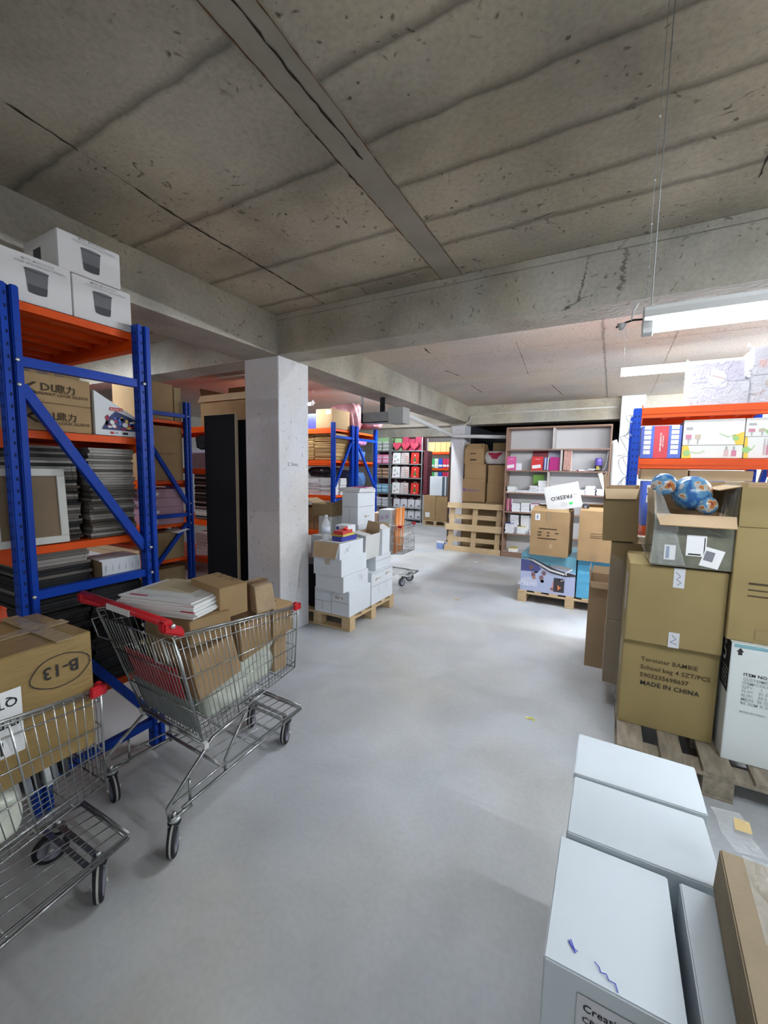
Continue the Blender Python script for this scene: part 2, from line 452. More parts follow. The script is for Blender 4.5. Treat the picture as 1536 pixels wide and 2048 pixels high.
# downstand beams
m = MB(); m.box((-10, 2.87, ZB), (5.2, 3.15, ZC), BEAMC); m.box((-10, 3.15, ZC - 0.02), (5.2, 3.27, ZC), BEAMC)
m.box((-2.66, 2.845, ZC - 0.045), (5.2, 2.87, ZC), BEAMC)
beam = struct('trim_1', m, bevel=0.004)
def stain(parent, pts, matl, name='stain'):
    m = MB()
    for q in pts: m.quad(q, matl)
    return m.build(name, parent)
DAMP = mat('damp_stain', (0.10, 0.095, 0.075), 0.9, noise=0.5, scale=25, dark=(0.28, 0.26, 0.22))
def ragged(pts, w, y, matl=DAMP, parent=None):
    m = MB(); i = m.mi(matl); A = []; B = []
    n = 26
    for k in range(n + 1):
        t = k / n; x = pts[0][0] + (pts[1][0] - pts[0][0]) * t + rnd.uniform(-.3, .3) * w; z = pts[0][1] + (pts[1][1] - pts[0][1]) * t
        ww = w * rnd.uniform(0.15, 0.8)
        A.append(m.bm.verts.new((x - ww / 2, y, z))); B.append(m.bm.verts.new((x + ww / 2, y, z)))
    for k in range(n):
        f = m.bm.faces.new((A[k], B[k], B[k + 1], A[k + 1])); f.material_index = i
    return m.build('stain', parent)
ragged([(-0.24, 2.64), (-0.20, 2.86)], 0.022, 2.868, parent=beam)
ragged([(-0.02, 2.66), (0.0, 2.9)], 0.045, 2.868, parent=beam)
ragged([(-0.33, 2.60), (-0.20, 2.66)], 0.05, 2.868, parent=beam)
for x, z in [(-1.42, 2.84), (-1.05, 2.66), (-0.86, 2.67), (-0.62, 2.82), (-2.45, 2.72), (-0.4, 2.83), (-0.5, 2.64), (-1.2, 2.78), (-2.0, 2.8)]:
    ragged([(x, z), (x + 0.004, z + rnd.uniform(.012, .035))], 0.018, 2.868, parent=beam)
m = MB(); m.box((-3.08, -3.2, ZB), (-2.66, 2.87, ZC), BEAMC); m.box((-3.08, 3.15, ZB), (-2.66, 8.48, ZC), BEAMC)
m.box((-2.66, 5.9, ZB + 0.005), (-2.655, 6.02, ZC), mat('beam_patch', (0.36, 0.345, 0.30), 0.9, noise=0.3, scale=8))
struct('trim_2', m, bevel=0.004)
m = MB(); m.box((-10, 8.48, 2.56), (5.2, 8.85, ZC), BEAMC); struct('trim_3', m, bevel=0.004)
m = MB(); m.box((-10, 12.2, 2.66), (-2.7, 12.5, ZC), BEAMC); struct('trim_4', m, bevel=0.004)
m = MB(); m.box((-10, 0.1, ZB), (-3.08, 0.35, ZC), BEAMC); struct('trim_5', m, bevel=0.004)
# pillars
def pillar(name, x0, y0, x1, y1, z1, label, white_to=None):
    m = MB(); m.box((x0, y0, 0), (x1, y1, z1), PILC)
    o = struct(name, m, bevel=0.006); o['label'] = label; return o
pil = pillar('trim_6', -3.08, 2.87, -2.66, 3.29, ZB + 0.002, 'white painted concrete pillar beside the shopping carts')
pillar('trim_7', -3.0, 8.44, -2.72, 8.85, 2.56, 'white painted pillar behind the leaning pallet')
pillar('trim_8', 0.08, 8.34, 0.44, 8.8, ZC, 'white painted pillar to the right of the bookcase')
m = MB()
Mp = Matrix.Translation((-2.6585, 2.98, 1.625)) @ Matrix.Rotation(pi / 2, 4, 'Z') @ Matrix.Rotation(pi / 2, 4, 'X')
m.text('2 Stes', 0.045, Mp, mat('pencil', (0.2, 0.2, 0.24), 0.7), sx=1.3); m.build('pencil_note', pil)
for k in range(34):
    m = MB() if k == 0 else m
    if rnd.random() < 0.6:
        y, z = rnd.uniform(2.9, 3.26), rnd.uniform(0.3, 2.5); s = rnd.uniform(.002, .006)
        m.quad([(-2.6585, y, z), (-2.6585, y + s, z + s * .5), (-2.6585, y + s * .8, z + s * 2), (-2.6585, y - s * .3, z + s * 1.6)], CRACK)
    else:
        x, z = rnd.uniform(-3.05, -2.7), rnd.uniform(0.3, 2.5); s = rnd.uniform(.002, .006)
        m.quad([(x, 2.8685, z), (x + s, 2.8685, z + s * .5), (x + s * .8, 2.8685, z + s * 2), (x - s * .3, 2.8685, z + s * 1.6)], CRACK)
m.build('pitting', pil)
# outer walls, dark store room behind the bookcase
m = MB(); m.box((-10, -3.2, 0), (-9.9, 16.2, ZC), WALLC); struct('wall_left', m)
m = MB(); m.box((5.1, -3.2, 0), (5.2, 16.2, ZC), WALLC); struct('wall_right', m)
m = MB(); m.box((-10, 16.1, 0), (5.2, 16.2, ZC), WALLC); struct('wall_back', m)
m = MB(); m.box((-10, -3.2, 0), (5.2, -3.1, ZC), WALLC); struct('wall_front', m)
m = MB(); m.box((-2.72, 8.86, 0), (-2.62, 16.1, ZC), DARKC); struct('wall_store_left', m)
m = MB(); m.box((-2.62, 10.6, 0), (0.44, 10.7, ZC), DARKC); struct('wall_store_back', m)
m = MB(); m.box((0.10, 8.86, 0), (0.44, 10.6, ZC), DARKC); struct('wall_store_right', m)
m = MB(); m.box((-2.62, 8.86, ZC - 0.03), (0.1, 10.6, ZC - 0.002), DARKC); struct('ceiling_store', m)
m = MB(); m.box((0.44, 8.6, 0), (5.1, 8.7, ZC), WALLC); struct('wall_back_right', m)
# two thin faint lines on the floor
m = MB()
FL = mat('floor_line', (0.47, 0.49, 0.51), 0.8)
m.quad([(-2.6, 1.86, .0008), (2.5, 1.865, .0008), (2.5, 1.869, .0008), (-2.6, 1.864, .0008)], FL)
m.quad([(-0.55, -2, .0008), (-0.546, -2, .0008), (-0.556, 1.2, .0008), (-0.56, 1.2, .0008)], mat('floor_line_faint', (0.42, 0.43, 0.45), 0.8))
fl = bpy.data.objects['floor']
m.build('floor_lines', fl)

# ------------------------------------------------------------ cartons
def face_matrix(w, d, h, face):
    """u right, v up, from the lower-left corner of a face seen from outside; carton origin = base centre"""
    e = 0.0015
    T = Matrix.Translation
    if face == 'front': return T((-w / 2, -d / 2 - e, 0)) @ Matrix.Rotation(pi / 2, 4, 'X')
    if face == 'right': return T((w / 2 + e, -d / 2, 0)) @ Matrix.Rotation(pi / 2, 4, 'Z') @ Matrix.Rotation(pi / 2, 4, 'X')
    if face == 'left': return T((-w / 2 - e, d / 2, 0)) @ Matrix.Rotation(-pi / 2, 4, 'Z') @ Matrix.Rotation(pi / 2, 4, 'X')
    if face == 'top': return T((-w / 2, -d / 2, h + e))
def put(mb, items, F, k=0.0):
    for it in items:
        t = it[0]; Z = Matrix.Translation((0, 0, k + 0.0004 * (items.index(it) % 5)))
        if t == 't':      # text u v size string mat [rot] [sx]
            _, u, v, s, st, ml = it[:6]; rot = it[6] if len(it) > 6 else 0; sx = it[7] if len(it) > 7 else 1
            mb.text(st, s, F @ Z @ Matrix.Translation((u, v, 0.0006)) @ Matrix.Rotation(rot, 4, 'Z'), ml, sx=sx)
        elif t == 'r':    # rect
            _, u0, v0, u1, v1, ml = it
            mb.quad([(u0, v0, 0), (u1, v0, 0), (u1, v1, 0), (u0, v1, 0)], ml, F @ Z)
        elif t == 'p':    # polygon
            _, pts, ml = it
            mb.quad([(u, v, 0) for u, v in pts], ml, F @ Z)
        elif t == 'l':    # pen stroke
            _, pts, wd, ml = it
            for a, b in zip(pts, pts[1:]):
                A = Vector((*a, 0.0005)); B = Vector((*b, 0.0005)); dd = (B - A)
                if dd.length < 1e-6: continue
                n = Vector((-dd.y, dd.x, 0)).normalized() * wd / 2; ex = dd.normalized() * wd * 0.3
                mb.quad([A - n - ex, B - n + ex, B + n + ex, A + n - ex], ml, F @ Z)
        elif t == 'e':    # ellipse outline
            _, cu_, cv_, ru, rv, wd, ml = it
            N = 26
            pts = [(cu_ + ru * cos(2 * pi * k2 / N) * (1 + .05 * sin(k2)), cv_ + rv * sin(2 * pi * k2 / N)) for k2 in range(N + 1)]
            put(mb, [('l', pts, wd, ml)], F, k + .0003)
        elif t == 'd':    # filled disc
            _, cu_, cv_, rr, ml = it[:5]; rv = it[5] if len(it) > 5 else rr
            N = 18
            mb.quad([(cu_ + rr * cos(2 * pi * q / N), cv_ + rv * sin(2 * pi * q / N), 0) for q in range(N)], ml, F @ Z)
def ship_label(u0, v0, u1, v1, bars=True):
    it = [('r', u0, v0, u1, v1, PAPER)]
    w, h = u1 - u0, v1 - v0
    if bars:
        for k in range(4): it.append(('r', u0 + w * .1, v0 + h * (.2 + .17 * k), u0 + w * (.5 + .1 * (k % 3)), v0 + h * (.27 + .17 * k), INK))
        for k in range(5): it.append(('r', u0 + w * (.74 + .04 * k), v0 + h * .2, u0 + w * (.755 + .04 * k), v0 + h * .8, INK))
    return it
def carton(name, label, cat, lo, hi, body=CARD, rz=0.0, group=None, prints=None, tape=None, labels=None, lean=(0, 0), tapemat=None, seam=True, jit=0.003, cut=None):
    """closed carton given by its world extents; parts: body, tape, printing, shipping_label"""
    w, d, h = hi[0] - lo[0], hi[1] - lo[1], hi[2] - lo[2]
    if prints or labels: jit = min(jit, .001)
    t = thing(name, label, cat, ((lo[0] + hi[0]) / 2, (lo[1] + hi[1]) / 2, lo[2]), rz, group, lean[0], lean[1])
    m = MB()
    j = lambda: rnd.uniform(-jit, jit)
    v = [(-w / 2, -d / 2, 0), (w / 2, -d / 2, 0), (w / 2, d / 2, 0), (-w / 2, d / 2, 0)]
    v += [(x + j(), y + j(), h + j() * .5) for x, y, z in v]
    m.hexa([Vector(p) for p in v], body)
    bmesh.ops.bevel(m.bm, geom=list(m.bm.edges), offset=min(0.0028, w * .1, h * .1, d * .1), segments=2, affect='EDGES')
    if seam:
        if w >= d: m.box((-w / 2 + .002, -.0012, h - .002), (w / 2 - .002, .0012, h + .0006), SEAM)
        else: m.box((-.0012, -d / 2 + .002, h - .002), (.0012, d / 2 - .002, h + .0006), SEAM)
    m.build('body', t)
    if tape:
        tm = MB(); tmat = tapemat or TAPE; tw = tape if isinstance(tape, float) else 0.048
        e = .0015; dn = min(0.06, h * .4)
        if w >= d:
            tm.box((-w / 2 - e, -tw / 2, h + .0005), (w / 2 + e, tw / 2, h + .0022), tmat)
            for s in (-1, 1): tm.box((s * (w / 2 + e * .3), -tw / 2, h - dn), (s * (w / 2 + e), tw / 2, h + .001), tmat)
        else:
            tm.box((-tw / 2, -d / 2 - e, h + .0005), (tw / 2, d / 2 + e, h + .0022), tmat)
            for s in (-1, 1): tm.box((-tw / 2, s * (d / 2 + e * .3), h - dn), (tw / 2, s * (d / 2 + e), h + .001), tmat)
        tm.build('tape', t)
    deco(t, (w, d, h), prints, 'printing'); deco(t, (w, d, h), labels, 'shipping_label')
    return t
def deco(t, size, prints, name):
    if not prints: return
    m = MB()
    for face, items in prints.items(): put(m, items, face_matrix(*size, face), 0.001 if name != 'printing' else 0.0)
    return m.build(name, t)
def open_carton(name, label, cat, lo, hi, body=CARD, inner=None, rz=0.0, group=None, flaps=(60, 60, 60, 60), flen=None, prints=None, labels=None, lean=(0, 0), th=0.005, fmat=None):
    """carton with lid open; flaps = fold-out angle from straight up for front, right, back, left (None = no flap)"""
    w, d, h = hi[0] - lo[0], hi[1] - lo[1], hi[2] - lo[2]; inner = inner or CARDIN
    t = thing(name, label, cat, ((lo[0] + hi[0]) / 2, (lo[1] + hi[1]) / 2, lo[2]), rz, group, lean[0], lean[1])
    m = MB(); a, b = w / 2, d / 2
    m.box((-a, -b, 0), (a, b, th), body)
    for (A, B, I) in (((-a, -b), (a, -b + th), 1), ((-a, b - th), (a, b), 3)):
        m.box((A[0], A[1], th), (B[0], B[1], h), body)
    m.box((-a, -b + th, th), (-a + th, b - th, h), body); m.box((a - th, -b + th, th), (a, b - th, h), body)
    # lining
    e = th + .001
    m.quad([(-a + e, -b + e, th), (a - e, -b + e, th), (a - e, -b + e, h), (-a + e, -b + e, h)], inner)
    m.quad([(-a + e, b - e, th), (a - e, b - e, th), (a - e, b - e, h), (-a + e, b - e, h)], inner)
    m.quad([(-a + e, -b + e, th), (-a + e, b - e, th), (-a + e, b - e, h), (-a + e, -b + e, h)], inner)
    m.quad([(a - e, -b + e, th), (a - e, b - e, th), (a - e, b - e, h), (a - e, -b + e, h)], inner)
    m.build('body', t)
    fl_ = flen or min(w, d) * .48
    spec = ((flaps[0], Vector((0, -b, h)), 0, w), (flaps[1], Vector((a, 0, h)), pi / 2, d), (flaps[2], Vector((0, b, h)), pi, w), (flaps[3], Vector((-a, 0, h)), -pi / 2, d))
    for ang, pos, rot, width in spec:
        if ang is None: continue
        L = fl_ if not isinstance(ang, tuple) else ang[1]
        an = ang if not isinstance(ang, tuple) else ang[0]
        fm = MB()
        Mx = Matrix.Translation(pos) @ Matrix.Rotation(rot, 4, 'Z') @ Matrix.Rotation(R(an), 4, 'X')
        ww = width / 2 - .004; tp = .012
        v = [(-ww, 0, 0), (ww, 0, 0), (ww, th * .8, 0), (-ww, th * .8, 0), (-ww + tp, 0, L), (ww - tp, 0, L), (ww - tp, th * .8, L), (-ww + tp, th * .8, L)]
        vs = fm.hexa([Mx @ Vector(p) for p in v], fmat or body)
        fm.quad([(-ww + .001, th * .8 + .0008, .001), (ww - .001, th * .8 + .0008, .001), (ww - tp - .001, th * .8 + .0008, L - .001), (-ww + tp + .001, th * .8 + .0008, L - .001)], inner, Mx)
        fm.build('flap', t)
    deco(t, (w, d, h), prints, 'printing'); deco(t, (w, d, h), labels, 'shipping_label')
    return t

# ------------------------------------------------------------ pallet racking
def upright(parent, x, y, ztop, w=0.07, d=0.055, face=1):
    """channel post with punched holes; face = +1 when the frame's outer side looks to +X"""
    m = MB(); g = w * 0.16
    x0, x1 = x - d / 2, x + d / 2
    m.box((x0, y - w / 2, 0), (x1, y - g / 2, ztop), BLUE)
    m.box((x0, y + g / 2, 0), (x1, y + w / 2, ztop), BLUE)
    m.box((x0 + .012, y - g / 2, 0), (x1 - .012, y + g / 2, ztop), DKBLUE)
    bmesh.ops.bevel(m.bm, geom=list(m.bm.edges), offset=.0045, segments=2, affect='EDGES')
    z = 0.08
    while z < ztop - .03:
        for sx in (-1, 1):
            xx = x + sx * (d / 2 + .0006)
            for yy in (-.21,):
                yc = y + yy * w
                m.quad([(xx, yc - .004, z), (xx, yc + .004, z), (xx, yc + .003, z + .014), (xx, yc - .003, z + .014)], DKBLUE)
        for s2 in (-1, 1):
            yy = y + s2 * (w / 2 + .0006)
            for xc in (x - .012, x + .012):
                m.quad([(xc - .0035, yy, z), (xc + .0035, yy, z), (xc + .0035, yy, z + .014), (xc - .0035, yy, z + .014)], DKBLUE)
        z += .05
    m.box((x - .045, y - w / 2 - .01, 0), (x + .045, y + w / 2 + .01, .006), STEEL)
    m.build('upright', parent)
def rack(label, xa, xb, y0, y1, ztop, levels, braces, deck=True, group=None, bh=0.08, deck_low=True):
    """bay of racking: end frames at xa and xb, beams along X at both sides, ribbed steel decks"""
    t = thing('storage_rack', label, 'rack', ((xa + xb) / 2, (y0 + y1) / 2, 0), 0, group)
    off = Vector(t.location)
    class P: pass
    holder = t
    def fix(o): o.location = -off; return o
    before = set(bpy.data.objects)
    for x in (xa, xb):
        upright(t, x, y0, ztop); upright(t, x, y1, ztop)
        for kind, za, zb in braces:
            m = MB()
            if kind == 'h': m.box((x - .018, y0 + .03, za - .02), (x + .018, y1 - .03, za + .02), BLUE)
            else:
                A = Vector((x, y0 + .03, za)); B = Vector((x, y1 - .03, zb)); dv = (B - A); L = dv.length
                q = dv.to_track_quat('Y', 'Z').to_matrix().to_4x4()
                m.box((-.016, 0, -.02), (.016, L, .02), BLUE, Matrix.Translation(A) @ q)
            sx = .034 if x == max(xa, xb) else -.034
            for (yy, zz) in ((y0 + .012, za), (y1 - .012, za if kind == 'h' else zb)):
                m.lathe([(.0, -.004), (.008, -.004), (.008, .004), (0, .004)], BOLT, 6, Matrix.Translation((x + sx, yy, zz)) @ Matrix.Rotation(pi / 2, 4, 'Y'))
            m.build('brace' if kind == 'h' else 'diagonal_brace', t)
    lo_, hi_ = min(xa, xb), max(xa, xb)
    for z in levels:
        for y, s in ((y0, -1), (y1, 1)):
            m = MB(); yb = y - s * .0
            m.box((lo_ + .03, yb - .022, z - bh), (hi_ - .03, yb + .022, z), ORANGE)
            m.box((lo_ + .03, yb + s * .022, z - bh * .62), (hi_ - .03, yb + s * .025, z - bh * .38), ORANGE)
            for xe, sg in ((lo_ + .028, 1), (hi_ - .028, -1)):
                m.box((xe, yb - .03, z - bh - .05), (xe + sg * .006, yb + .03, z + .02), ORANGE)
            m.build('beam', t)
        if deck:
            m = MB(); n = 3
            m.box((lo_ + .035, y0 + .024, z - .006), (hi_ - .035, y1 - .024, z), ORANGE)
            for x in (lo_ + .035, hi_ - .037): m.box((x, y0 + .024, z - .035), (x + .003, y1 - .024, z - .001), ORANGE)
            xx = lo_ + .2
            while xx < hi_ - .1:
                m.box((xx, y0 + .024, z - .03), (xx + .03, y1 - .024, z - .006), ORANGE); xx += .16
            m.build('shelf_deck', t)
    for o in set(bpy.data.objects) - before:
        o.location = -off
    return t
rack('blue and orange pallet rack at the left with bin boxes on top', -2.215, -4.3, 0.805, 1.36, 2.33, [2.29, 1.75, 1.23, 0.46],
     [('h', 2.03, 0), ('d', 1.93, 1.16), ('h', 1.02, 0), ('d', 0.90, 0.2), ('h', .15, 0)])
rack('dim blue rack behind the left rack, with brown and pink cartons', -4.3, -6.5, 2.62, 3.14, 2.33, [2.11, 1.44, 0.95, 0.55],
     [('h', 2.17, 0), ('d', 1.90, 1.18), ('h', 1.05, 0), ('d', 0.45, .95)])
rack('dim blue rack mostly hidden behind the black boards', -4.75, -6.9, 4.06, 4.7, 2.178, [2.18, 1.58, 0.82, 0.26],
     [('h', 2.03, 0), ('d', 1.93, 1.16)])
rack('blue and orange rack right of the white pillar holding brown envelopes', -3.9, -6.0, 5.44, 5.98, 2.34, [2.25, 1.74, 1.17, 0.58],
     [('h', 2.12, 0), ('d', 1.3, 2.05), ('h', 1.1, 0)])
rack('blue rack with blue bags behind the brown envelope rack', -3.9, -6.0, 6.12, 6.78, 2.34, [2.25, 1.74, 1.17, 0.58],
     [('h', 2.12, 0), ('d', 2.05, 1.3), ('h', 1.1, 0)])
rack('blue and orange rack at the right holding boxed office goods', 0.15, 0.985, 3.78, 4.34, 2.1, [2.10, 1.72, 1.2, 0.6],
     [('h', 2.0, 0), ('d', 1.9, 1.2)], bh=0.075)
rack('far orange rack with green, blue and red files', -4.9, -7.0, 14.0, 14.6, 2.3, [2.27, 1.70, 1.22, 0.6],
     [('h', 2.0, 0), ('d', 1.9, 1.2)])
# ------------------------------------------------------------ shopping carts
def caster(parent, x, y, z0, turn=0.0, r=0.062):
    """swivel caster: fork part with wheel sub-part"""
    T = Matrix.Translation((x, y, 0)) @ Matrix.Rotation(turn, 4, 'Z')
    f = MB()
    f.lathe([(.0, z0), (.024, z0), (.026, z0 - .008), (.022, z0 - .014)], STEEL, 16, T)
    f.lathe([(.024, z0 - .014), (.027, z0 - .018), (.024, z0 - .026)], RUBBER, 16, T)
    f.lathe([(0, z0 + .022), (.008, z0 + .022), (.008, z0)], BOLT, 8, T)
    for s in (-1, 1):
        f.hexa([T @ Vector(p) for p in ((s * .020, -.045, r - .012), (s * .023, -.045, r - .012), (s * .023, -.018, r - .012), (s * .020, -.018, r - .012),
                                        (s * .020, -.022, z0 - .02), (s * .023, -.022, z0 - .02), (s * .023, .022, z0 - .02), (s * .020, .022, z0 - .02))], STEEL)
        f.lathe([(0, 0), (.008, 0), (.008, .006), (0, .006)], BOLT, 8, T @ Matrix.Translation((s * .022 + (0 if s > 0 else -.006), -.03, r)) @ Matrix.Rotation(pi / 2, 4, 'Y'))
    f.box((-.023, -.022, z0 - .026), (.023, .022, z0 - .02), STEEL, T)
    fo = f.build('caster_fork', parent)
    w = MB(); a = .0145
    W = T @ Matrix.Translation((0, -.03, r)) @ Matrix.Rotation(pi / 2, 4, 'Y')
    prof = [(0, -a * .6), (r * .70, -a * .6), (r * .72, -a), (r * .93, -a), (r, -a * .62), (r, -a * .25), (r * 1.0, a * .25), (r, a * .62), (r * .93, a), (r * .72, a), (r * .70, a * .6), (0, a * .6)]
    mts = [HUB, HUB, RUBBER, RUBBER, RUBBER, TREAD, RUBBER, RUBBER, RUBBER, HUB, HUB]
    w.lathe(prof, HUB, 28, W, mts)
    w.build('wheel', fo)
def shopping_cart(label, loc, rz, turns=(0, 0, 0, 0), group=None, chassis_only=False):
    t = thing('shopping_cart', label, 'shopping cart', loc, rz, group)
    V = Vector
    def side(s, u, v):  # u 0 rear..1 front ; v 0 bottom..1 top
        br, bf, tf, tr = V((s * .245, .17, .385)), V((s * .20, .80, .455)), V((s * .25, .775, .84)), V((s * .30, .015, .935))
        return br.lerp(bf, u).lerp(tr.lerp(tf, u), v)
    W = .0018
    b = MB()
    for s in (-1, 1):
        b.tube([side(s, 0, 1), side(s, 1, 1)], .0055, CHROME, 8)
        b.tube([side(s, 0, 1) + V((0, 0, -.012)), side(s, 1, 1) + V((0, 0, -.012))], .003, CHROME, 6)
        for v in (.88, .62, .36, .10, 0):
            b.tube([side(s, 0, v), side(s, 1, v)], .0028, CHROME, 6)
        n = 27
        for k in range(1, n):
            u = k / n
            b.tube([side(s, u, 0) + V((-s * .012, 0, -.004)), side(s, u, .0), side(s, u, 1)], W if k % 9 else .0035, CHROME, 5)
        b.tube([side(s, 0, 0), side(s, 0, 1)], .0045, CHROME, 8); b.tube([side(s, 1, 0), side(s, 1, 1)], .004, CHROME, 8)
    b.tube([side(-1, 1, 1), side(1, 1, 1)], .0055, CHROME, 8)
    for v in (.88, .62, .36, .1, 0): b.tube([side(-1, 1, v), side(1, 1, v)], .0028, CHROME, 6)
    for k in range(1, 15):
        q = k / 15
        b.tube([side(-1, 1, 0).lerp(side(1, 1, 0), q), side(-1, 1, 1).lerp(side(1, 1, 1), q)], W, CHROME, 5)
        b.tube([side(-1, 0, 0).lerp(side(1, 0, 0), q), side(-1, 1, 0).lerp(side(1, 1, 0), q)], W, CHROME, 5)
    for k in range(0, 7): b.tube([side(-1, k / 6, 0), side(1, k / 6, 0)], .0028, CHROME, 6)
    b.build('basket', t)
    # hinged rear gate
    g = MB()
    def gate(q, v): return side(-1, 0, v).lerp(side(1, 0, v), q)
    for k in range(0, 21):
        q = .03 + .94 * k / 20
        g.tube([gate(q, 0.02), gate(q, .93)], W, CHROME, 5)
    for v in (.03, .3, .62, .93): g.tube([gate(.02, v), gate(.98, v)], .003, CHROME, 6)
    for q in (.10, .28, .72, .9):
        g.tube([gate(q, .05) + V((0, .03, 0)), gate(q, .86) + V((0, .035, 0))], .0032, CHROME, 6)
    for q in (.1, .9): g.tube([gate(q, .96), gate(q, .99) + V((0, -.05, -.02)), gate(q, .80) + V((0, -.06, 0)), gate(q, .72) + V((0, -.01, 0))], .0035, CHROME, 6)
    g.build('rear_gate', t)
    sp = MB()
    N = V((0, -.93, -.25)) * .006
    def plate(q0, q1, v0, v1, m):
        P = [gate(q0, v0), gate(q1, v0), gate(q1, v1), gate(q0, v1)]
        sp.hexa([p + V((0, .012, 0)) for p in P] + [p + V((0, .017, 0)) for p in P], m)
    plate(.14, .86, .36, .66, RED); sp.build('seat_panel', t)
    sp = MB(); plate(.08, .92, .04, .36, PLATE); sp.build('gate_panel', t)
    h = MB()
    h.tube([(-.345, -.02, 1.005), (.335, -.02, 1.005)], .0165, RED, 12)
    h.box((-.09, -.040, .988), (.09, -.034, 1.012), flat('handle_card', (.75, .75, .75)))
    h.build('handle', t)
    for s in (-1, 1):
        hb = MB()
        hb.hexa([V(p) for p in ((s * .30, -.045, .975), (s * .345, -.045, .975), (s * .33, .05, .925), (s * .29, .05, .925),
                                (s * .30, -.045, 1.02), (s * .345, -.045, 1.02), (s * .33, .05, .965), (s * .29, .05, .965))], RED)
        bmesh.ops.bevel(hb.bm, geom=list(hb.bm.edges), offset=.008, segments=2, affect='EDGES')
        hb.lathe([(0, .0), (.009, .0), (.009, .004), (0, .004)], BOLT, 12, Matrix.Translation((s * .346, -.01, .995)) @ Matrix.Rotation(s * pi / 2, 4, 'Y'))
        hb.build('handle_bracket', t)
        cb = MB(); c = side(s, 1, 1)
        cb.box((c.x - s * .035, c.y - .005, c.z - .022), (c.x + s * .012, c.y + .018, c.z + .014), RED)
        cb.box((c.x - s * .008, c.y - .035, c.z - .022), (c.x + s * .012, c.y + .018, c.z + .014), RED)
        cb.build('corner_bumper', t, 0.005, segs=2)
    c = MB(); zb = .148
    for s in (-1, 1):
        c.tube([(s * .255, .0, zb - .012), (s * .26, -.01, .20), (s * .245, .22, .375), (s * .235, .42, .40)], .0085, CHROME, 10)
        c.tube([(s * .235, .42, .40), (s * .222, .30, .21), (s * .222, .30, zb - .01)], .0075, CHROME, 10)
        c.tube([(s * .26, -.0, zb - .012), (s * .255, .10, zb - .012)], .0085, CHROME, 10)
        c.tube([(s * .25, .06, zb), (s * .17, .885, zb)], .007, CHROME, 10)
        c.tube([(s * .25, .02, zb + .045), (s * .225, .30, zb + .045), (s * .2, .34, zb + .012), (s * .168, .885, zb + .014)], .005, CHROME, 8)
        c.tube([(s * .245, .10, zb), (s * .245, .10, .25)], .006, CHROME, 8)
        c.box((s * .245 - .02, .165, .355), (s * .245 + .02, .185, .38), flat('white_clip', (.7, .7, .68)))
    c.tube([(-.17, .885, zb), (.17, .885, zb)], .007, CHROME, 10); c.tube([(-.168, .89, zb + .014), (.168, .89, zb + .014)], .005, CHROME, 8)
    c.tube([(-.235, .17, .375), (.235, .17, .375)], .007, CHROME, 8)
    c.tube([(-.23, .28, zb + .04), (.23, .28, zb + .04)], .008, CHROME, 8)
    c.box((-.165, .735, zb - .004), (.165, .755, zb + .002), CHROME); c.box((-.165, .775, zb - .004), (.165, .795, zb + .002), CHROME)
    for k in range(-2, 3):
        c.tube([(k * .068, .29, zb + .035), (k * .055, .885, zb + .004)], .0025, CHROME, 5)
    c.tube([(-.2, .5, zb + .006), (.2, .5, zb + .006)], .003, CHROME, 5)
    c.build('chassis', t)
    for (x, y), tn in zip(((-.255, .02), (.255, .02), (-.145, .79), (.145, .79)), turns):
        caster(t, x, y, zb - .01, tn)
    return t
AX, AY, AR = -1.772, .98, R(-2.5)
shopping_cart('shopping cart in front of the pillar, full of brown parcels and milky bags', (AX, AY, 0), AR, (1.35, .80, .60, .50))
BX, BY, BR = -1.732, -.055, R(0.5)
shopping_cart('shopping cart cut by the left edge, carrying the big taped carton', (BX, BY, 0), BR, (0, 0, -.35, 1.0))
shopping_cart('distant shopping cart with orange paper rolls behind the white carton pallet', (-3.24, 5.2, 0), R(-88), (0, 0, .6, 1.3))

def in_cart(cx, cy, cr):
    return Matrix.Translation((cx, cy, 0)) @ Matrix.Rotation(cr, 4, 'Z')
def place(M, x, y, z):
    v = M @ Vector((x, y, z)); return (v.x, v.y, v.z)
def cbox(name, label, cat, M, cr, c, size, rz=0.0, lean=(0, 0), **kw):
    p = place(M, *c)
    t = carton(name, label, cat, (p[0] - size[0] / 2, p[1] - size[1] / 2, p[2]), (p[0] + size[0] / 2, p[1] + size[1] / 2, p[2] + size[2]), rz=cr + rz, lean=lean, **kw)
    return t
def pillow(name, label, cat, c, size, mt, rz=0, rx=0, ry=0, seed=0, group=None, sub=3, lump=.12):
    """soft bag: squashed, crumpled block"""
    t = MB(); i = t.mi(mt)
    bmesh.ops.create_cube(t.bm, size=1)
    bmesh.ops.subdivide_edges(t.bm, edges=list(t.bm.edges), cuts=9, use_grid_fill=True)
    rr = random.Random(seed)
    ph = [(rr.uniform(4, 11), rr.uniform(4, 11), rr.uniform(0, 6), rr.uniform(.3, 1)) for _ in range(7)]
    for v in t.bm.verts:
        x, y, z = v.co * 2
        q = (1 - .16 * (y * y + z * z) * .5, 1 - .16 * (x * x + z * z) * .5, 1 - .30 * (x * x * x * x + y * y * y * y) * .5)
        n = sum(a * sin(f * x + p) * cos(g * y + p * 2 + z * 3) for f, g, p, a in ph) / 5
        cr2 = abs(sin(9 * x + 5 * z + 2 * sin(6 * y))) * .3
        v.co = Vector((x * q[0] * (1 + lump * n) * size[0] / 2, y * q[1] * (1 + lump * n) * size[1] / 2, (z * q[2] * (1 + lump * n) + lump * cr2 * z) * size[2] / 2 + size[2] / 2))
    mz = min(v.co.z for v in t.bm.verts)
    for v in t.bm.verts: v.co.z -= mz
    for f in t.bm.faces: f.smooth = True; f.material_index = i
    o = t.build(name); o.location = c; o.rotation_euler = (rx, ry, rz)
    return tag(o, label, cat, group)
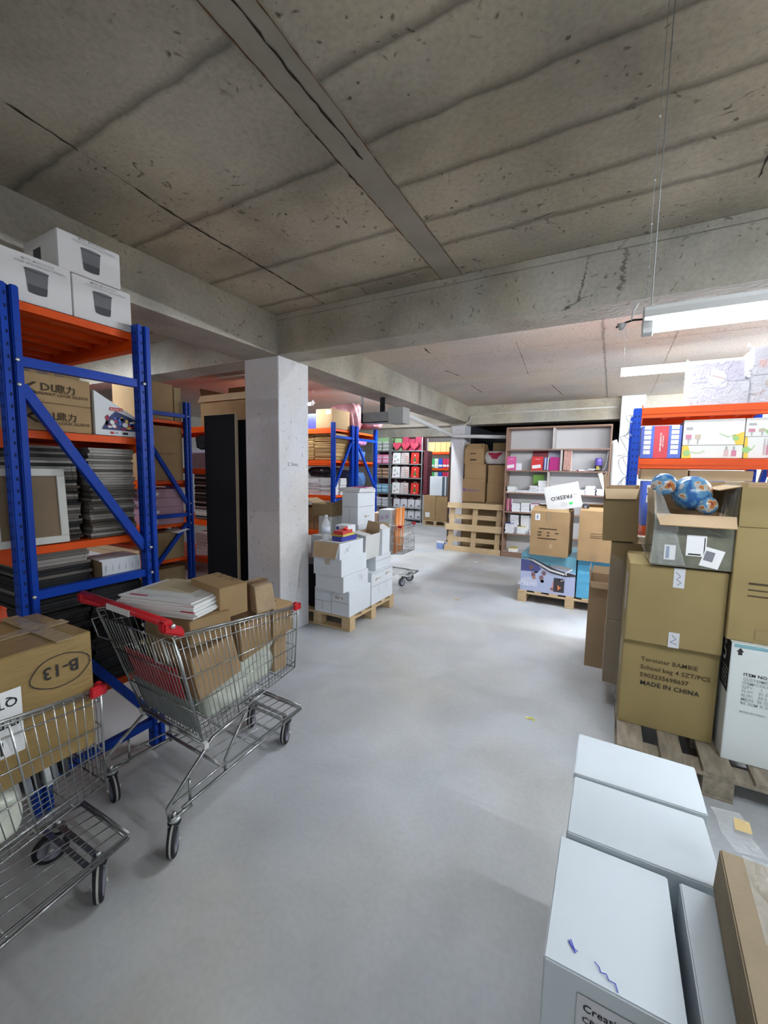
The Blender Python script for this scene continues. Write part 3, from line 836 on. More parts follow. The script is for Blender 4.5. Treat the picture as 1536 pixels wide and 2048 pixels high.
# goods in the nearer full cart
MA = in_cart(AX, AY, AR)
def cart_pillow(label, c, size, mt, rz=0, rx=0, ry=0, seed=0, name='plastic_bag', cat='bag', M=MA, cr=AR, **k):
    return pillow(name, label, cat, place(M, *c), size, mt, cr + rz, rx, ry, seed, **k)
cart_pillow('milky white plastic bag lying at the rear bottom of the full cart', (.05, .36, .43), (.31, .26, .14), POLY, rx=.08, seed=3)
cart_pillow('milky white plastic bag filling the front bottom of the full cart', (.03, .585, .452), (.29, .22, .18), POLY, rx=.12, seed=4)
cart_pillow('milky white plastic bag slanting up under the parcels of the full cart', (.06, .44, .56), (.29, .30, .12), POLY, rx=.30, seed=5)
cart_pillow('milky white plastic bag peaking between the parcels of the full cart', (.10, .60, .60), (.20, .16, .15), POLY, rx=.5, seed=8)
cbox('parcel', 'brown kraft parcel right behind the cart handle, under the magazines', 'parcel', MA, AR, (.10, .27, .60), (.29, .24, .20), rz=.05, lean=(.16, 0), body=KRAFT, seam=False, jit=.012)
cbox('parcel', 'brown parcel on top of the full cart beside the magazines', 'parcel', MA, AR, (.095, .385, .90), (.25, .15, .15), rz=-.1, lean=(.03, .03), body=CARD, seam=False, jit=.006,
     prints={'top': [('l', [(.03, .10), (.06, .15), (.08, .10), (.11, .15)], .004, INK), ('l', [(.13, .10), (.15, .15), (.17, .11), (.21, .14)], .004, INK)]})
cbox('parcel', 'brown parcel at mid cart with a written top, below the top parcel', 'parcel', MA, AR, (.085, .52, .665), (.26, .26, .18), rz=.12, lean=(.10, 0.0), body=CARD, seam=False, jit=.006,
     prints={'top': [('l', [(.12, .03), (.14, .06), (.15, .03), (.18, .06), (.2, .03)], .005, INK), ('r', .1, .17, .18, .22, BINK)]})
cbox('parcel', 'brown parcel in the front corner of the full cart beside the red bumper', 'parcel', MA, AR, (.08, .69, .70), (.28, .15, .16), rz=.03, body=CARD, seam=False, jit=.006,
     prints={'top': [('r', .14, .07, .2, .11, BINK)]})
cbox('parcel', 'crumpled brown parcel low in the front of the full cart', 'parcel', MA, AR, (.05, .71, .475), (.26, .09, .22), body=KRAFT, seam=False, jit=.01)
cbox('parcel', 'brown parcel standing on the left front of the full cart', 'parcel', MA, AR, (-.10, .645, .60), (.16, .19, .26), body=CARD, seam=False, jit=.006)
cbox('parcel', 'small white carton lying behind the magazines at the back of the cart', 'parcel', MA, AR, (-.17, .44, .93), (.16, .12, .055), rz=-.2, body=mat('pale_box', (.66, .60, .54), .6), seam=False,
     prints={'front': [('r', .02, .0, .05, .05, BINK)]})
o = cbox('wrapped_package', 'shiny taped brown paper package on top near the cart front', 'package', MA, AR, (.175, .565, .875), (.15, .11, .14), rz=-.2, lean=(.08, .05), body=mat('shiny_kraft', (.5, .36, .22), .2, noise=.3, scale=9, bump=1.0, bscale=16), seam=False, jit=.014)
m = MB(); m.box((-.018, -.058, .0), (.018, -.056, .14), mat('brown_tape', (.2, .12, .07), .2)); m.box((-.018, -.056, .140), (.018, .055, .144), MATS['brown_tape']); m.build('tape', o)
cbox('parcel', 'brown carton under the magazines at the rear left of the full cart', 'parcel', MA, AR, (-.12, .29, .58), (.18, .22, .32), body=CARD2, seam=False)
cbox('parcel', 'brown carton held up at the rear of the full cart carrying the magazines', 'parcel', MA, AR, (.10, .24, .825), (.28, .20, .115), rz=-.05, body=CARD, seam=False)
# magazines
MAGS = [flat('mag_white', (.78, .79, .78), .3), flat('mag_pink', (.62, .2, .28), .3), flat('mag_red', (.5, .03, .06), .3)]
def booklet(name, label, cat, c, size, cover, rz=0, group=None, lean=(0, 0), extra=None, back=None):
    m = MB(); w, d, h = size; tt = min(.0012, h * .2)
    m.box((-w / 2, -d / 2, 0), (w / 2, d / 2, tt), back or cover)
    m.box((-w / 2 + .001, -d / 2 + .001, tt), (w / 2 - .001, d / 2 - .001, h - tt), PAPER)
    m.box((-w / 2, -d / 2, h - tt), (w / 2, d / 2, h), cover); m.box((-w / 2 - .0006, -d / 2, 0), (-w / 2 + .0008, d / 2, h), cover)
    if extra: put(m, extra, Matrix.Translation((-w / 2, -d / 2, h + .0006)))
    o = m.build(name); o.location = c; o.rotation_euler = (lean[0], lean[1], rz)
    return tag(o, label, cat, group)
mc = place(MA, .0, .235, 0)
for k in range(7):
    booklet('magazine', 'white magazine in the pile on top of the full cart', 'magazine', (mc[0] + rnd.uniform(-.012, .012), mc[1] + rnd.uniform(-.012, .012), .946 + k * .0085), (.40, .285, .0082),
            MAGS[0], rz=.28 + rnd.uniform(-.07, .07), group='pile of white magazines on the cart')
booklet('magazine', 'open white magazine with a red corner topping the cart pile', 'magazine', (mc[0] - .02, mc[1] + .01, 1.007), (.40, .29, .006), MAGS[0], rz=.22,
        extra=[('r', .30, .21, .398, .288, MAGS[2]), ('r', .04, .02, .14, .035, MAGS[2]), ('r', .04, .05, .34, .2, flat('mag_page', (.70, .72, .70)))])
booklet('folder', 'beige envelope lying on the magazines of the full cart', 'envelope', (mc[0] - .06, mc[1] + .06, 1.0145), (.26, .19, .004), flat('beige_paper', (.52, .45, .29)), rz=.25, extra=[('r', .20, .14, .24, .17, BINK)])
o = bpy.data.objects.get('magazine.006')
cm_ = MB(); cm_.box((.13, -.146, -.028), (.195, -.10, .0), MAGS[2]); cm_.build('red_spine', o)

# big taped carton in the left cart
MBm = in_cart(BX, BY, BR)
t = carton('carton', 'big brown taped carton marked B-13 upside down in the left cart', 'box', (-1.87, .10, .64), (-1.51, .712, 1.04), body=mat('shiny_cardboard', (.33, .22, .085), .3, noise=.25, scale=4, bump=.3, bscale=16, stretch=(1, 1, 5)),
           rz=R(1), lean=(.0, 0), seam=True, jit=.0012,
           prints={'right': [('t', .572, .325, .056, 'B-13', INK, pi, .95), ('e', .52, .303, .082, .052, .003, INK)]},
           labels={'right': [('r', .20, .10, .414, .30, PAPER), ('t', .405, .275, .038, 'QTY', INK, pi), ('t', .405, .215, .038, 'ITEM', INK, pi), ('r', .22, .105, .40, .165, WHITEP), ('r', .355, .11, .363, .15, INK)]})
m = MB()
m.box((-.195, -.06, .402), (.195, -.01, .404), CTAPE); m.box((-.02, -.312, .402), (.03, .312, .4045), CTAPE); m.box((.1925, -.05, .02), (.1965, .0, .404), CTAPE)
m.box((-.195, .20, .402), (.196, .25, .405), CTAPE)
m.build('tape', t)
for k, (c, s, rz, lb) in enumerate([((-.03, .37, .43), (.33, .30, .15), .05, 'milky white package bundle low in the left cart'),
                                    ((.125, .40, .435), (.13, .36, .16), .0, 'milky white package against the near side of the left cart')]):
    cart_pillow(lb, c, s, POLY, rz=rz, seed=20 + k, M=MBm, cr=BR, lump=.05, name='plastic_bag')
DKCOV = [flat('print_grey', (.25, .27, .3)), flat('print_dark', (.06, .06, .07)), flat('print_light', (.6, .62, .62))]
for k in range(8):
    p = place(MBm, -.10 + .018 * (k % 2), .56 + .028 * k, .45)
    m = MB(); m.box((-.12, -.009, 0), (.12, .009, .19), DKCOV[k % 3]); m.box((-.118, -.007, .19), (.118, .007, .191), PAPER)
    o = m.build('notebook', None, .001); o.location = p; o.rotation_euler = (.12, 0, BR)
    tag(o, 'notebook standing in the row beneath the B-13 carton', 'notebook', 'notebooks in the left cart')
0 and cbox('parcel', 'brown parcel wedged under the B-13 carton in the left cart', 'parcel', MBm, BR, (-.08, .42, .43), (.30, .30, .17), body=CARD2, seam=False)
# distant cart goods
ORG = flat('orange_wrap', (.75, .25, .06), .35)
for k in range(5):
    m = MB(); m.tube([(0, 0, 0), (rnd.uniform(-.02, .02), .02, .62)], .022, ORG if k % 2 == 0 else flat('pale_wrap', (.7, .45, .28), .4), 14)
    o = m.build('paper_roll'); o.location = (-2.56 + .0 * k, 5.02 + .055 * k, .46); tag(o, 'roll of orange wrapping paper standing in the distant cart', 'paper roll', 'orange paper rolls in the distant cart')
carton('flat_box', 'flat white printed box standing in the distant cart', 'box', (-2.83, 5.04, .465), (-2.64, 5.30, 1.05), body=WCARD, seam=False,
       prints={'front': [('d', .05, .47, .03, flat('mauve', (.5, .42, .6))), ('d', .13, .49, .03, MATS['mauve'])] + [('r', .02 + .02 * k, .05, .028 + .02 * k, .36, MATS['mauve']) for k in range(7)]})
carton('flat_box', 'patterned orange box standing in the distant cart beside the white one', 'box', (-2.99, 5.05, .465), (-2.86, 5.30, .99), body=flat('peach', (.7, .5, .35)), seam=False,
       prints={'front': [('d', .05, .42, .03, RED), ('d', .08, .3, .03, ORG), ('d', .05, .2, .02, flat('leaf', (.15, .4, .1)))]})

# ------------------------------------------------------------ near white cartons, bottom right
def a4(label, lo, hi, **k): return carton('white_carton', label, 'box', lo, hi, body=NCARD, seam=k.pop('seam', False), jit=k.pop('jit', .004), **k)
zt = .70
for q, (x0, y0, x1, y1, nm) in enumerate([(-.055, .752, .168, 1.052, 'nearest'), (-.043, 1.072, .272, 1.292, 'middle'), (-.04, 1.305, .28, 1.515, 'farthest')]):
    for lv in range(3):
        h = .2325; z = lv * (h + .001)
        lb = {2: 'large white carton with a blank top, %s of the three at the bottom right' % nm, 1: 'white carton beneath the top one of the %s stack at the bottom right' % nm,
              0: 'white carton on the floor under the %s bottom right stack' % nm}[lv]
        pr = None; lab = None
        if nm == 'nearest' and lv == 2:
            lb = 'nearest white carton at the bottom right with blue pen strokes on its top'
            pr = {'top': [('l', [(.04, .05), (.052, .035)], .003, BLUEINK), ('l', [(.043, .054), (.05, .04), (.056, .038)], .002, BLUEINK),
                          ('l', [(.085, .035), (.092, .03), (.095, .022), (.104, .024), (.108, .016), (.118, .016), (.122, .004)], .002, BLUEINK)]}
            lab = {'front': [('r', .06, .055, .2, .2, flat('label_grey', (.58, .58, .62))), ('t', .07, .172, .02, 'Creativa', INK), ('t', .07, .15, .0165, 'CREATIVO de PAPEL', INK)] +
                            [('r', .07, .132 - .012 * r, .12 + .02 * (r % 3), .136 - .012 * r, INK) for r in range(6)]}
        a4(lb, (x0, y0, z), (x1, y1, z + h), prints=pr, labels=lab, rz=R(rnd.uniform(-.6, .6)) if lv < 2 else 0)
for lv in range(3):
    a4(['white carton on the floor beside the nearest bottom right stack', 'white carton under the narrow top one at the bottom right', 'narrow white carton wedged between the nearest white stack and the brown carton'][lv],
       (.188, .70, lv * .234), (.415, 1.05, lv * .234 + .233), lean=(0, 0))
t = carton('carton', 'brown carton with loose clear tape at the bottom right edge', 'box', (.238, .56, .704), (.56, 1.06, .805), body=CARDN, rz=R(-3), jit=.006, tape=None)
m = MB()
rr = random.Random(5)
P = [(-.13, .25, .103), (-.15, .29, .107), (-.155, .33, .115), (-.16, .37, .105)]
for a, b in zip(P, P[1:]):
    m.quad([a, (a[0] + .055, a[1] + .004, a[2] + .004), (b[0] + .055, b[1] + .002, b[2] + .006), b], FILM)
m.quad([(-.125, .30, .117), (-.095, .30, .119), (-.095, .335, .121), (-.122, .338, .119)], mat('tape_residue', (.45, .33, .14), .6))
m.quad([(-.12, .248, .1025), (-.05, .248, .1025), (-.045, .08, .1025), (-.12, .05, .1025)], FILM)
m.quad([(-.04, .25, .103), (-.01, .26, .14), (-.02, .29, .125), (-.045, .27, .105)], FILM)
m.build('clear_tape', t)

# ------------------------------------------------------------ pallets
def pallet(label, lo, hi, woodm=WOOD, rz=0.0, boards=5, group=None, name='wooden_pallet', axis='x', bw=.1, M=None):
    """block pallet; top boards run along 'axis' ; parts: deck boards, stringers, blocks"""
    w, d = hi[0] - lo[0], hi[1] - lo[1]
    t = thing(name, label, 'pallet', ((lo[0] + hi[0]) / 2, (lo[1] + hi[1]) / 2, lo[2]), rz, group)
    if axis == 'y': L, Wd = d, w
    else: L, Wd = w, d
    def bx(m, u0, v0, z0, u1, v1, z1):  # u along boards, v across
        j = lambda: rnd.uniform(-.0015, .0015)
        if axis == 'y': m.box((v0 + j(), u0 + j(), z0), (v1 + j(), u1 + j(), z1), woodm)
        else: m.box((u0 + j(), v0 + j(), z0), (u1 + j(), v1 + j(), z1), woodm)
    bt = .02
    step = (Wd - bw) / (boards - 1)
    for k in range(boards):
        m = MB(); v = -Wd / 2 + k * step; b2 = bw * (1.0 if k % 2 == 0 else .82)
        v += (bw - b2) / 2
        bx(m, -L / 2, v, .125, L / 2, v + b2, .144); m.build('deck_board', t, .0015)
    for u in (-L / 2, -bw / 2, L / 2 - bw):
        m = MB(); bx(m, u, -Wd / 2, .105, u + bw, Wd / 2, .124); m.build('stringer_board', t, .0015)
    for u in (-L / 2, -bw / 2, L / 2 - bw):
        for v in (-Wd / 2, -bw / 2, Wd / 2 - bw):
            m = MB(); bx(m, u, v, .021, u + bw, v + bw, .104); m.build('block', t, .002)
    for v in (-Wd / 2, -bw / 2, Wd / 2 - bw):
        m = MB(); bx(m, -L / 2, v, 0, L / 2, v + bw, .02); m.build('bottom_board', t, .0015)
    return t
pallet('weathered grey pallet on the right under the bag cartons', (.12, 2.465, 0), (1.0, 3.35, 0), OLDWOOD, axis='y', boards=5, bw=.125)
# ------------------------------------------------------------ bag cartons on the right
YF = 2.715
carton('carton', 'brown carton printed Tornister BAMBIE School bag at the bottom of the right stack', 'box', (.125, YF, .146), (.57, YF + .45, .655), body=CARD3, rz=0,
       prints={'front': [('t', .092, .392, .034, 'Tornister BAMBIE', BINK), ('t', .092, .345, .034, 'School bag 4 SZT/PCS', BINK), ('t', .092, .298, .034, '5903235698637', BINK), ('t', .096, .251, .036, 'MADE IN CHINA', INK)],
               'left': [('r', .16, .25, .25, .42, flat('old_label', (.55, .5, .42)))]})
carton('carton', 'large plain brown carton sealed with printed white tape, above the school bag carton', 'box', (.125, YF - .035, .657), (.565, YF + .42, 1.10), body=CARD3, rz=R(.5),
       labels={'front': [('r', .205, .335, .255, .443, mat('printed_tape', (.62, .63, .66), .3)), ('r', .205, .0, .255, .085, MATS['printed_tape']),
                         ('l', [(.215, .42), (.235, .40), (.22, .38), (.24, .365), (.225, .35)], .004, flat('tape_print', (.25, .25, .33))), ('l', [(.22, .07), (.24, .05), (.215, .03), (.245, .02)], .004, MATS['tape_print'])],
               'left': [('r', .28, .14, .36, .36, MATS['label_grey'])]})
# second row behind, film wrapped
for k, (z0, z1) in enumerate([(.146, .60), (.602, 1.14)]):
    carton('carton', ['brown film-wrapped carton behind the school bag carton', 'brown carton with torn edge behind the plain sealed carton'][k], 'box', (.035, YF + .47, z0), (.45, YF + .86, z1), body=CARD2,
           rz=R(rnd.uniform(-2, 1)), labels={'left': [('r', .05, .2, .15, .35, MATS['label_grey'])]})
m = MB(); rr = random.Random(3)
for k in range(10):
    a = rr.uniform(0, .8); z = .2 + k * .09
    i0 = (.118 - .06 * a, YF + a, z); 
for k in range(6):
    y0 = YF + .02 + k * .14; y1 = y0 + .15
    x0 = .118 if y0 < YF + .4 else .036; x1 = .116 if y1 < YF + .4 else .036
    m.quad([(x0 - .004, y0, .15), (x1 - .008, y1, .15), (x1 - .003 - .004 * (k % 2), y1, 1.0 + .03 * (k % 3)), (x0 - .008, y0, 1.05)], FILM3)
o = m.build('stretch_film'); tag(o, 'torn clear stretch film hanging on the left side of the right carton stack', 'plastic film')
# green-grey wrapped open carton with bulging side
t = open_carton('carton', 'open carton in crinkled clear plastic with three shipping labels, on the right stack', 'box', (.215, YF - .06, 1.112), (.565, YF + .29, 1.39),
                body=mat('wrapped_cardboard', (.19, .19, .14), .16, noise=.45, scale=9, bump=1.0, bscale=14, coat=.5), rz=R(2), flaps=((122, .10), None, (10, .14), None), inner=CARDIN,
                labels={'front': [('r', .15, .065, .235, .175, PAPER), ('r', .225, .075, .23, .165, INK), ('r', .16, .07, .215, .078, INK), ('r', .055, .035, .105, .115, PAPER), ('r', .062, .042, .078, .108, flat('blue_print', (.2, .24, .38))), ('r', .088, .045, .094, .105, INK),
                                  ('p', [(.21, .02), (.29, .005), (.315, .10), (.235, .12)], PAPER), ('p', [(.225, .05), (.265, .04), (.275, .09), (.237, .10)], flat('label_dark', (.2, .2, .22))), ('r', .02, .185, .11, .245, flat('grey_label', (.36, .34, .34))), ('r', .055, .215, .067, .23, INK), ('r', .08, .21, .095, .227, INK)]}, fmat=CARD)
m = MB(); i = m.mi(FILM)
rings = []
for k in range(11):
    v = k / 10; row = []
    for j in range(9):
        u = j / 8
        bul = sin(pi * min(1, v * 1.1)) * .05 * sin(pi * (u * .7 + .3))
        x = -.175 - .003 - bul - .035 * v * (1 - u) + rnd.uniform(-.004, .004); y = -.176 + .30 * u; z = .01 + .45 * v - .14 * v * u + rnd.uniform(-.008, .008)
        row.append(m.bm.verts.new((x, y, z)))
    rings.append(row)
for k in range(10):
    for j in range(8):
        f = m.bm.faces.new((rings[k][j], rings[k][j + 1], rings[k + 1][j + 1], rings[k + 1][j])); f.material_index = i; f.smooth = True
rings2 = []
for k in range(9):
    v = k / 8; row = []
    for j in range(6):
        u = j / 5
        row.append(m.bm.verts.new((-.18 + .16 * u * (1 - v * .5) + rnd.uniform(-.004, .004), -.186 - .025 * sin(pi * v) * (1 - u) + rnd.uniform(-.003, .003), .01 + .44 * v - .18 * v * u)))
    rings2.append(row)
for k in range(8):
    for j in range(5):
        f = m.bm.faces.new((rings2[k][j], rings2[k][j + 1], rings2[k + 1][j + 1], rings2[k + 1][j])); f.material_index = i; f.smooth = True
m.build('clear_wrap', t)
m = MB(); m.hexa([Vector(p) for p in ((-.175, -.17, .27), (-.165, -.17, .27), (-.165, .16, .27), (-.175, .16, .27), (-.185, -.15, .40), (-.177, -.15, .40), (-.177, .16, .41), (-.185, .16, .41))], mat('wrapped_flap', (.40, .31, .2), .3, noise=.3, scale=10, bump=.4)); m.build('side_flap', t)
# printed balls (generic coloured patches)
BALL, nt_, b_ = nodes_of('printed_ball')
tc_ = nt_.nodes.new('ShaderNodeTexCoord'); n_ = nt_.nodes.new('ShaderNodeTexNoise'); n_.inputs['Scale'].default_value = 13; n_.inputs['Detail'].default_value = 3
r2_ = nt_.nodes.new('ShaderNodeValToRGB'); r2_.color_ramp.interpolation = 'CONSTANT'
el = r2_.color_ramp.elements; el[0].color = (.03, .12, .33, 1); el[0].position = 0; el[1].position = .44; el[1].color = (.10, .25, .42, 1)
for ps, c_ in ((.54, (.45, .45, .42)), (.59, (.42, .16, .04)), (.65, (.2, .03, .02)), (.7, (.16, .34, .05))):
    e_ = el.new(ps); e_.color = (*c_, 1)
nt_.links.new(tc_.outputs['Object'], n_.inputs['Vector']); nt_.links.new(n_.outputs[0], r2_.inputs[0]); nt_.links.new(r2_.outputs[0], b_.inputs['Base Color']); b_.inputs['Roughness'].default_value = .22
def ball(label, c, r, sq=1.0, rot=0.0):
    m = MB(); bmesh.ops.create_uvsphere(m.bm, u_segments=32, v_segments=18, radius=r); m.mi(BALL)
    for f in m.bm.faces: f.smooth = True
    for v in m.bm.verts: v.co.y *= sq
    o = m.build('inflatable_ball'); o.location = c; o.rotation_euler = (0, rot, 0); return tag(o, label, 'ball')
ball('large printed blue ball in the open plastic-wrapped carton', (.395, YF + .09, 1.50), .095)
ball('small printed blue ball at the left of the large one in the wrapped carton', (.262, YF + .06, 1.545), .062, .8, .7)
ball('green tinted printed ball half hidden by the carton flap', (.455, YF + .03, 1.44), .05)
t = open_carton('carton', 'small open brown carton behind the printed balls', 'box', (.44, YF + .30, 1.112), (.68, YF + .50, 1.56), flaps=(None, None, None, None), body=CARD2)
# right column
carton('carton', 'white carton with a black side panel numbered 5', 'box', (.588, 2.605, .146), (1.1, 3.05, .765), body=mat('white_box_5', (.66, .70, .69), .5, noise=.06, scale=4), jit=.004,
       prints={'left': [('r', .285, .355, .445, .62, BLACKM), ('t', .31, .495, .15, '5', WHITEP, 0, .9), ('r', .30, .468, .43, .471, WHITEP)] + [('r', .31 + .03 * (k % 4), .375 + .022 * (k // 4), .33 + .03 * (k % 4), .388 + .022 * (k // 4), flat('panel_grey', (.25, .25, .27))) for k in range(16)],
               'front': [('p', [(.02, .578), (.05, .578), (.035, .598)], INK), ('r', .027, .562, .043, .579, INK),
                         ('t', .055, .46, .022, 'ITEM NO.:050', INK), ('t', .055, .438, .02, 'CUSTOMER:', flat('grey_text', (.3, .32, .33))), ('t', .055, .417, .02, 'ITEM/COLOR:', MATS['grey_text']), ('t', .055, .396, .02, 'QTY:    1   JM', MATS['grey_text']), ('t', .055, .375, .02, 'N.W:   31.5  LBS', MATS['grey_text']),
                         ('t', .055, .354, .02, 'G.W:   30.2  LBS', MATS['grey_text']), ('t', .055, .333, .02, 'MEAS: 30 CUFT', MATS['grey_text']), ('t', .055, .312, .02, 'BS 7CM X 50CM', MATS['grey_text']), ('t', .055, .268, .013, 'MADE IN CHINA', MATS['grey_text']),
                         ('r', .01, .60, .5, .617, flat('teal_strip', (.2, .38, .42)))]})
carton('carton', 'large brown carton above the white carton with the 5', 'box', (.572, 2.64, .767), (1.12, 3.1, 1.345), body=CARD3, rz=R(-.5),
       prints={'front': [('r', .065, .295, .25, .306, BINK), ('r', .065, .265, .25, .272, BINK), ('r', .065, .235, .25, .242, BINK), ('r', .11, .02, .175, .07, mat('olive_tape', (.27, .2, .09), .3))]})
open_carton('carton', 'open brown carton at the top of the right edge stack', 'box', (.578, 2.66, 1.347), (1.12, 3.1, 1.545), body=CARD3, flaps=(None, None, (5, .02), (105, .09)), fmat=CARD)
m = MB()
for k in range(5): m.quad([(.565 - .004 * k, 2.65 + .06 * k, 1.35), (.56, 2.72 + .06 * k, 1.35), (.56 - .006 * (k % 2), 2.72 + .06 * k, 1.55), (.57, 2.65 + .06 * k, 1.57)], FILM)
o = m.build('plastic_sheet'); tag(o, 'crumpled clear plastic between the wrapped carton and the right edge carton', 'plastic film')
# tall narrow open cartons at the left of the stack
open_carton('carton', 'open brown carton leaning on the left side of the right stack, above the torn carton', 'box', (-.015, YF + .44, 1.16), (.19, YF + .80, 1.51), body=CARD2, rz=R(-3), lean=(.05, -.03), flaps=((148, .075), None, None, (5, .09)), fmat=CARDIN)
open_carton('carton', 'tall slim open brown carton standing on the floor left of the right stack', 'box', (-.10, 3.73, .0), (.10, 4.05, .72), body=mat('tall_cardboard', (.36, .25, .15), .6, noise=.12, scale=4), rz=R(0), flaps=((172, .05), None, (20, .07), (4, .09)), fmat=CARDIN)
# banana peel scrap on floor
m = MB()
m.quad([(0, 0, .002), (.03, .01, .006), (.045, .03, .002), (.02, .025, .009)], flat('yellow_scrap', (.6, .58, .12))); m.quad([(.03, .01, .004), (.05, -.008, .002), (.055, .006, .008), (.045, .02, .003)], MATS['yellow_scrap'])
m.quad([(.0, .0, .003), (.012, .02, .008), (-.01, .025, .002), (-.015, .008, .004)], flat('yellow_scrap_pale', (.7, .68, .4)))
o = m.build('paper_scrap'); o.location = (-.385, 2.69, 0); tag(o, 'small crumpled yellow scrap lying on the open floor', 'scrap')
for k, (x, y) in enumerate([(-2.18, 7.35), (-2.0, 7.1), (-2.55, 7.75), (-1.9, 6.5), (-1.6, 4.9)]):
    m = MB(); s = .05; m.quad([(-s, -.3 * s, .002), (s * .6, -s * .5, .006), (s, s * .5, .002), (-s * .2, s * .7, .008)], flat('scrap_tan', (.5, .42, .28)) if k % 2 == 0 else flat('scrap_white', (.75, .75, .75)))
    o = m.build('paper_scrap'); o.location = (x, y, 0); o.rotation_euler = (0, 0, k); tag(o, ['tan card scrap on the floor in front of the leaning pallet', 'white paper scrap on the floor before the leaning pallet, nearer than the tan one', 'tan card scrap at the foot of the leaning pallet', 'white paper scrap in the middle of the far floor', 'tan card scrap on the floor before the blue boat boxes'][k], 'scrap')
# ------------------------------------------------------------ white carton pallet beside the pillar
pallet('light wooden pallet right of the pillar under the white cartons', (-2.97, 3.31, 0), (-2.165, 4.25, 0), WOOD, axis='x', boards=5, bw=.1)
def wc(label, lo, hi, lab=None, pr=None, **k):
    return carton('white_carton', label, 'box', lo, hi, body=k.pop('body', WCARD), seam=True, jit=.004, labels=lab, prints=pr, **k)
zp = .146
LB = lambda u, v: {'right': ship_label(u, v, u + .11, v + .055)}
LBf = lambda u, v: {'front': ship_label(u, v, u + .11, v + .045)}
SL = lambda *ls: [('r', a, b, c, d, SEAM) for a, b, c, d in ls]
wc('white carton at the pallet corner nearest the pillar, bottom left', (-2.60, 3.31, zp), (-2.395, 3.70, .40), pr={'front': SL((0, .12, .2, .123), (.095, .03, .098, .12))})
wc('white carton with a printed strip at the front corner of the pallet, bottom', (-2.39, 3.31, zp), (-2.175, 3.72, .405), lab={'front': ship_label(.03, .155, .155, .21)}, pr={'front': SL((0, .135, .21, .138))})
wc('white carton on the bottom right of the pallet with paired labels', (-2.42, 3.735, zp), (-2.172, 4.22, .50), lab={'right': ship_label(.06, .24, .19, .30) + ship_label(.29, .26, .42, .32)},
   pr={'right': SL((0, .20, .48, .203), (.16, .10, .163, .20), (.33, .12, .333, .20), (0, .34, .48, .343))})
wc('white carton second from the bottom in the front stack', (-2.53, 3.235, .406), (-2.195, 3.70, .565), pr={'right': [('l', [(.28, .07), (.285, .12), (.30, .12)], .003, SEAM), ('l', [(.31, .07), (.33, .12), (.34, .06)], .003, SEAM)]})
wc('white carton third from the bottom in the front stack', (-2.54, 3.215, .567), (-2.205, 3.68, .735), tape=.06, tapemat=mat('beige_tape', (.5, .45, .35), .4))
open_carton('white_carton', 'open white carton with a brown flap hanging out, top of the front stack', 'box', (-2.52, 3.2, .737), (-2.215, 3.62, .895), body=WCARD, inner=CARDIN, flaps=((163, .15), None, None, None), fmat=WCARD,
            prints={'right': [('l', [(.08, .05), (.12, .10), (.13, .06), (.17, .12)], .004, SEAM)]})
m = MB(); m.box((-2.515, 3.192, .735), (-2.235, 3.196, .885), CARDIN)
wc('white carton standing at the back of the pallet, lower', (-2.65, 3.86, zp), (-2.43, 4.24, .62)); wc('white carton standing at the back of the pallet, middle', (-2.65, 3.87, .622), (-2.43, 4.24, .98))
wc('white carton with a small label topping the tall rear stack', (-2.65, 3.87, .982), (-2.44, 4.25, 1.345), lab={'right': ship_label(.14, .06, .25, .11)}, pr={'front': SL((0, .20, .2, .203), (.1, .0, .103, .2)), 'right': SL((0, .2, .36, .203))})
wc('low white carton on the right of the pallet under the tilted one', (-2.40, 3.85, .502), (-2.19, 4.2, .66), pr={'right': SL((0, .1, .35, .103))})
open_carton('white_carton', 'tilted white carton with open flaps on the right of the pallet', 'box', (-2.40, 3.68, .665), (-2.20, 3.92, .93), body=GCARD, lean=(.06, .10), rz=R(-8), flaps=((-88, .1), None, (8, .10), (150, .08)), fmat=GCARD)
open_carton('white_carton', 'open white carton with a raised flap at the right rear of the pallet', 'box', (-2.37, 3.94, .665), (-2.18, 4.16, .94), body=WCARD, rz=R(6), flaps=(None, (-60, .09), (10, .06), (-50, .08)), fmat=GCARD)
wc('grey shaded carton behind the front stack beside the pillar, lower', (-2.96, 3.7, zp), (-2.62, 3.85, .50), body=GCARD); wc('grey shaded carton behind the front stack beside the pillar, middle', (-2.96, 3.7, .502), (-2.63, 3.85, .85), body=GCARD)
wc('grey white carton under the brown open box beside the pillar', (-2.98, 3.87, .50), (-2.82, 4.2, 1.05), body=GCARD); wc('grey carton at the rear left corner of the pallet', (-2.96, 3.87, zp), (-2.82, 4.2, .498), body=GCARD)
open_carton('carton', 'open brown carton on the grey cartons beside the pillar', 'box', (-3.1, 3.9, 1.053), (-2.815, 4.18, 1.19), body=CARD2, flaps=(None, (60, .12), None, (70, .15)))
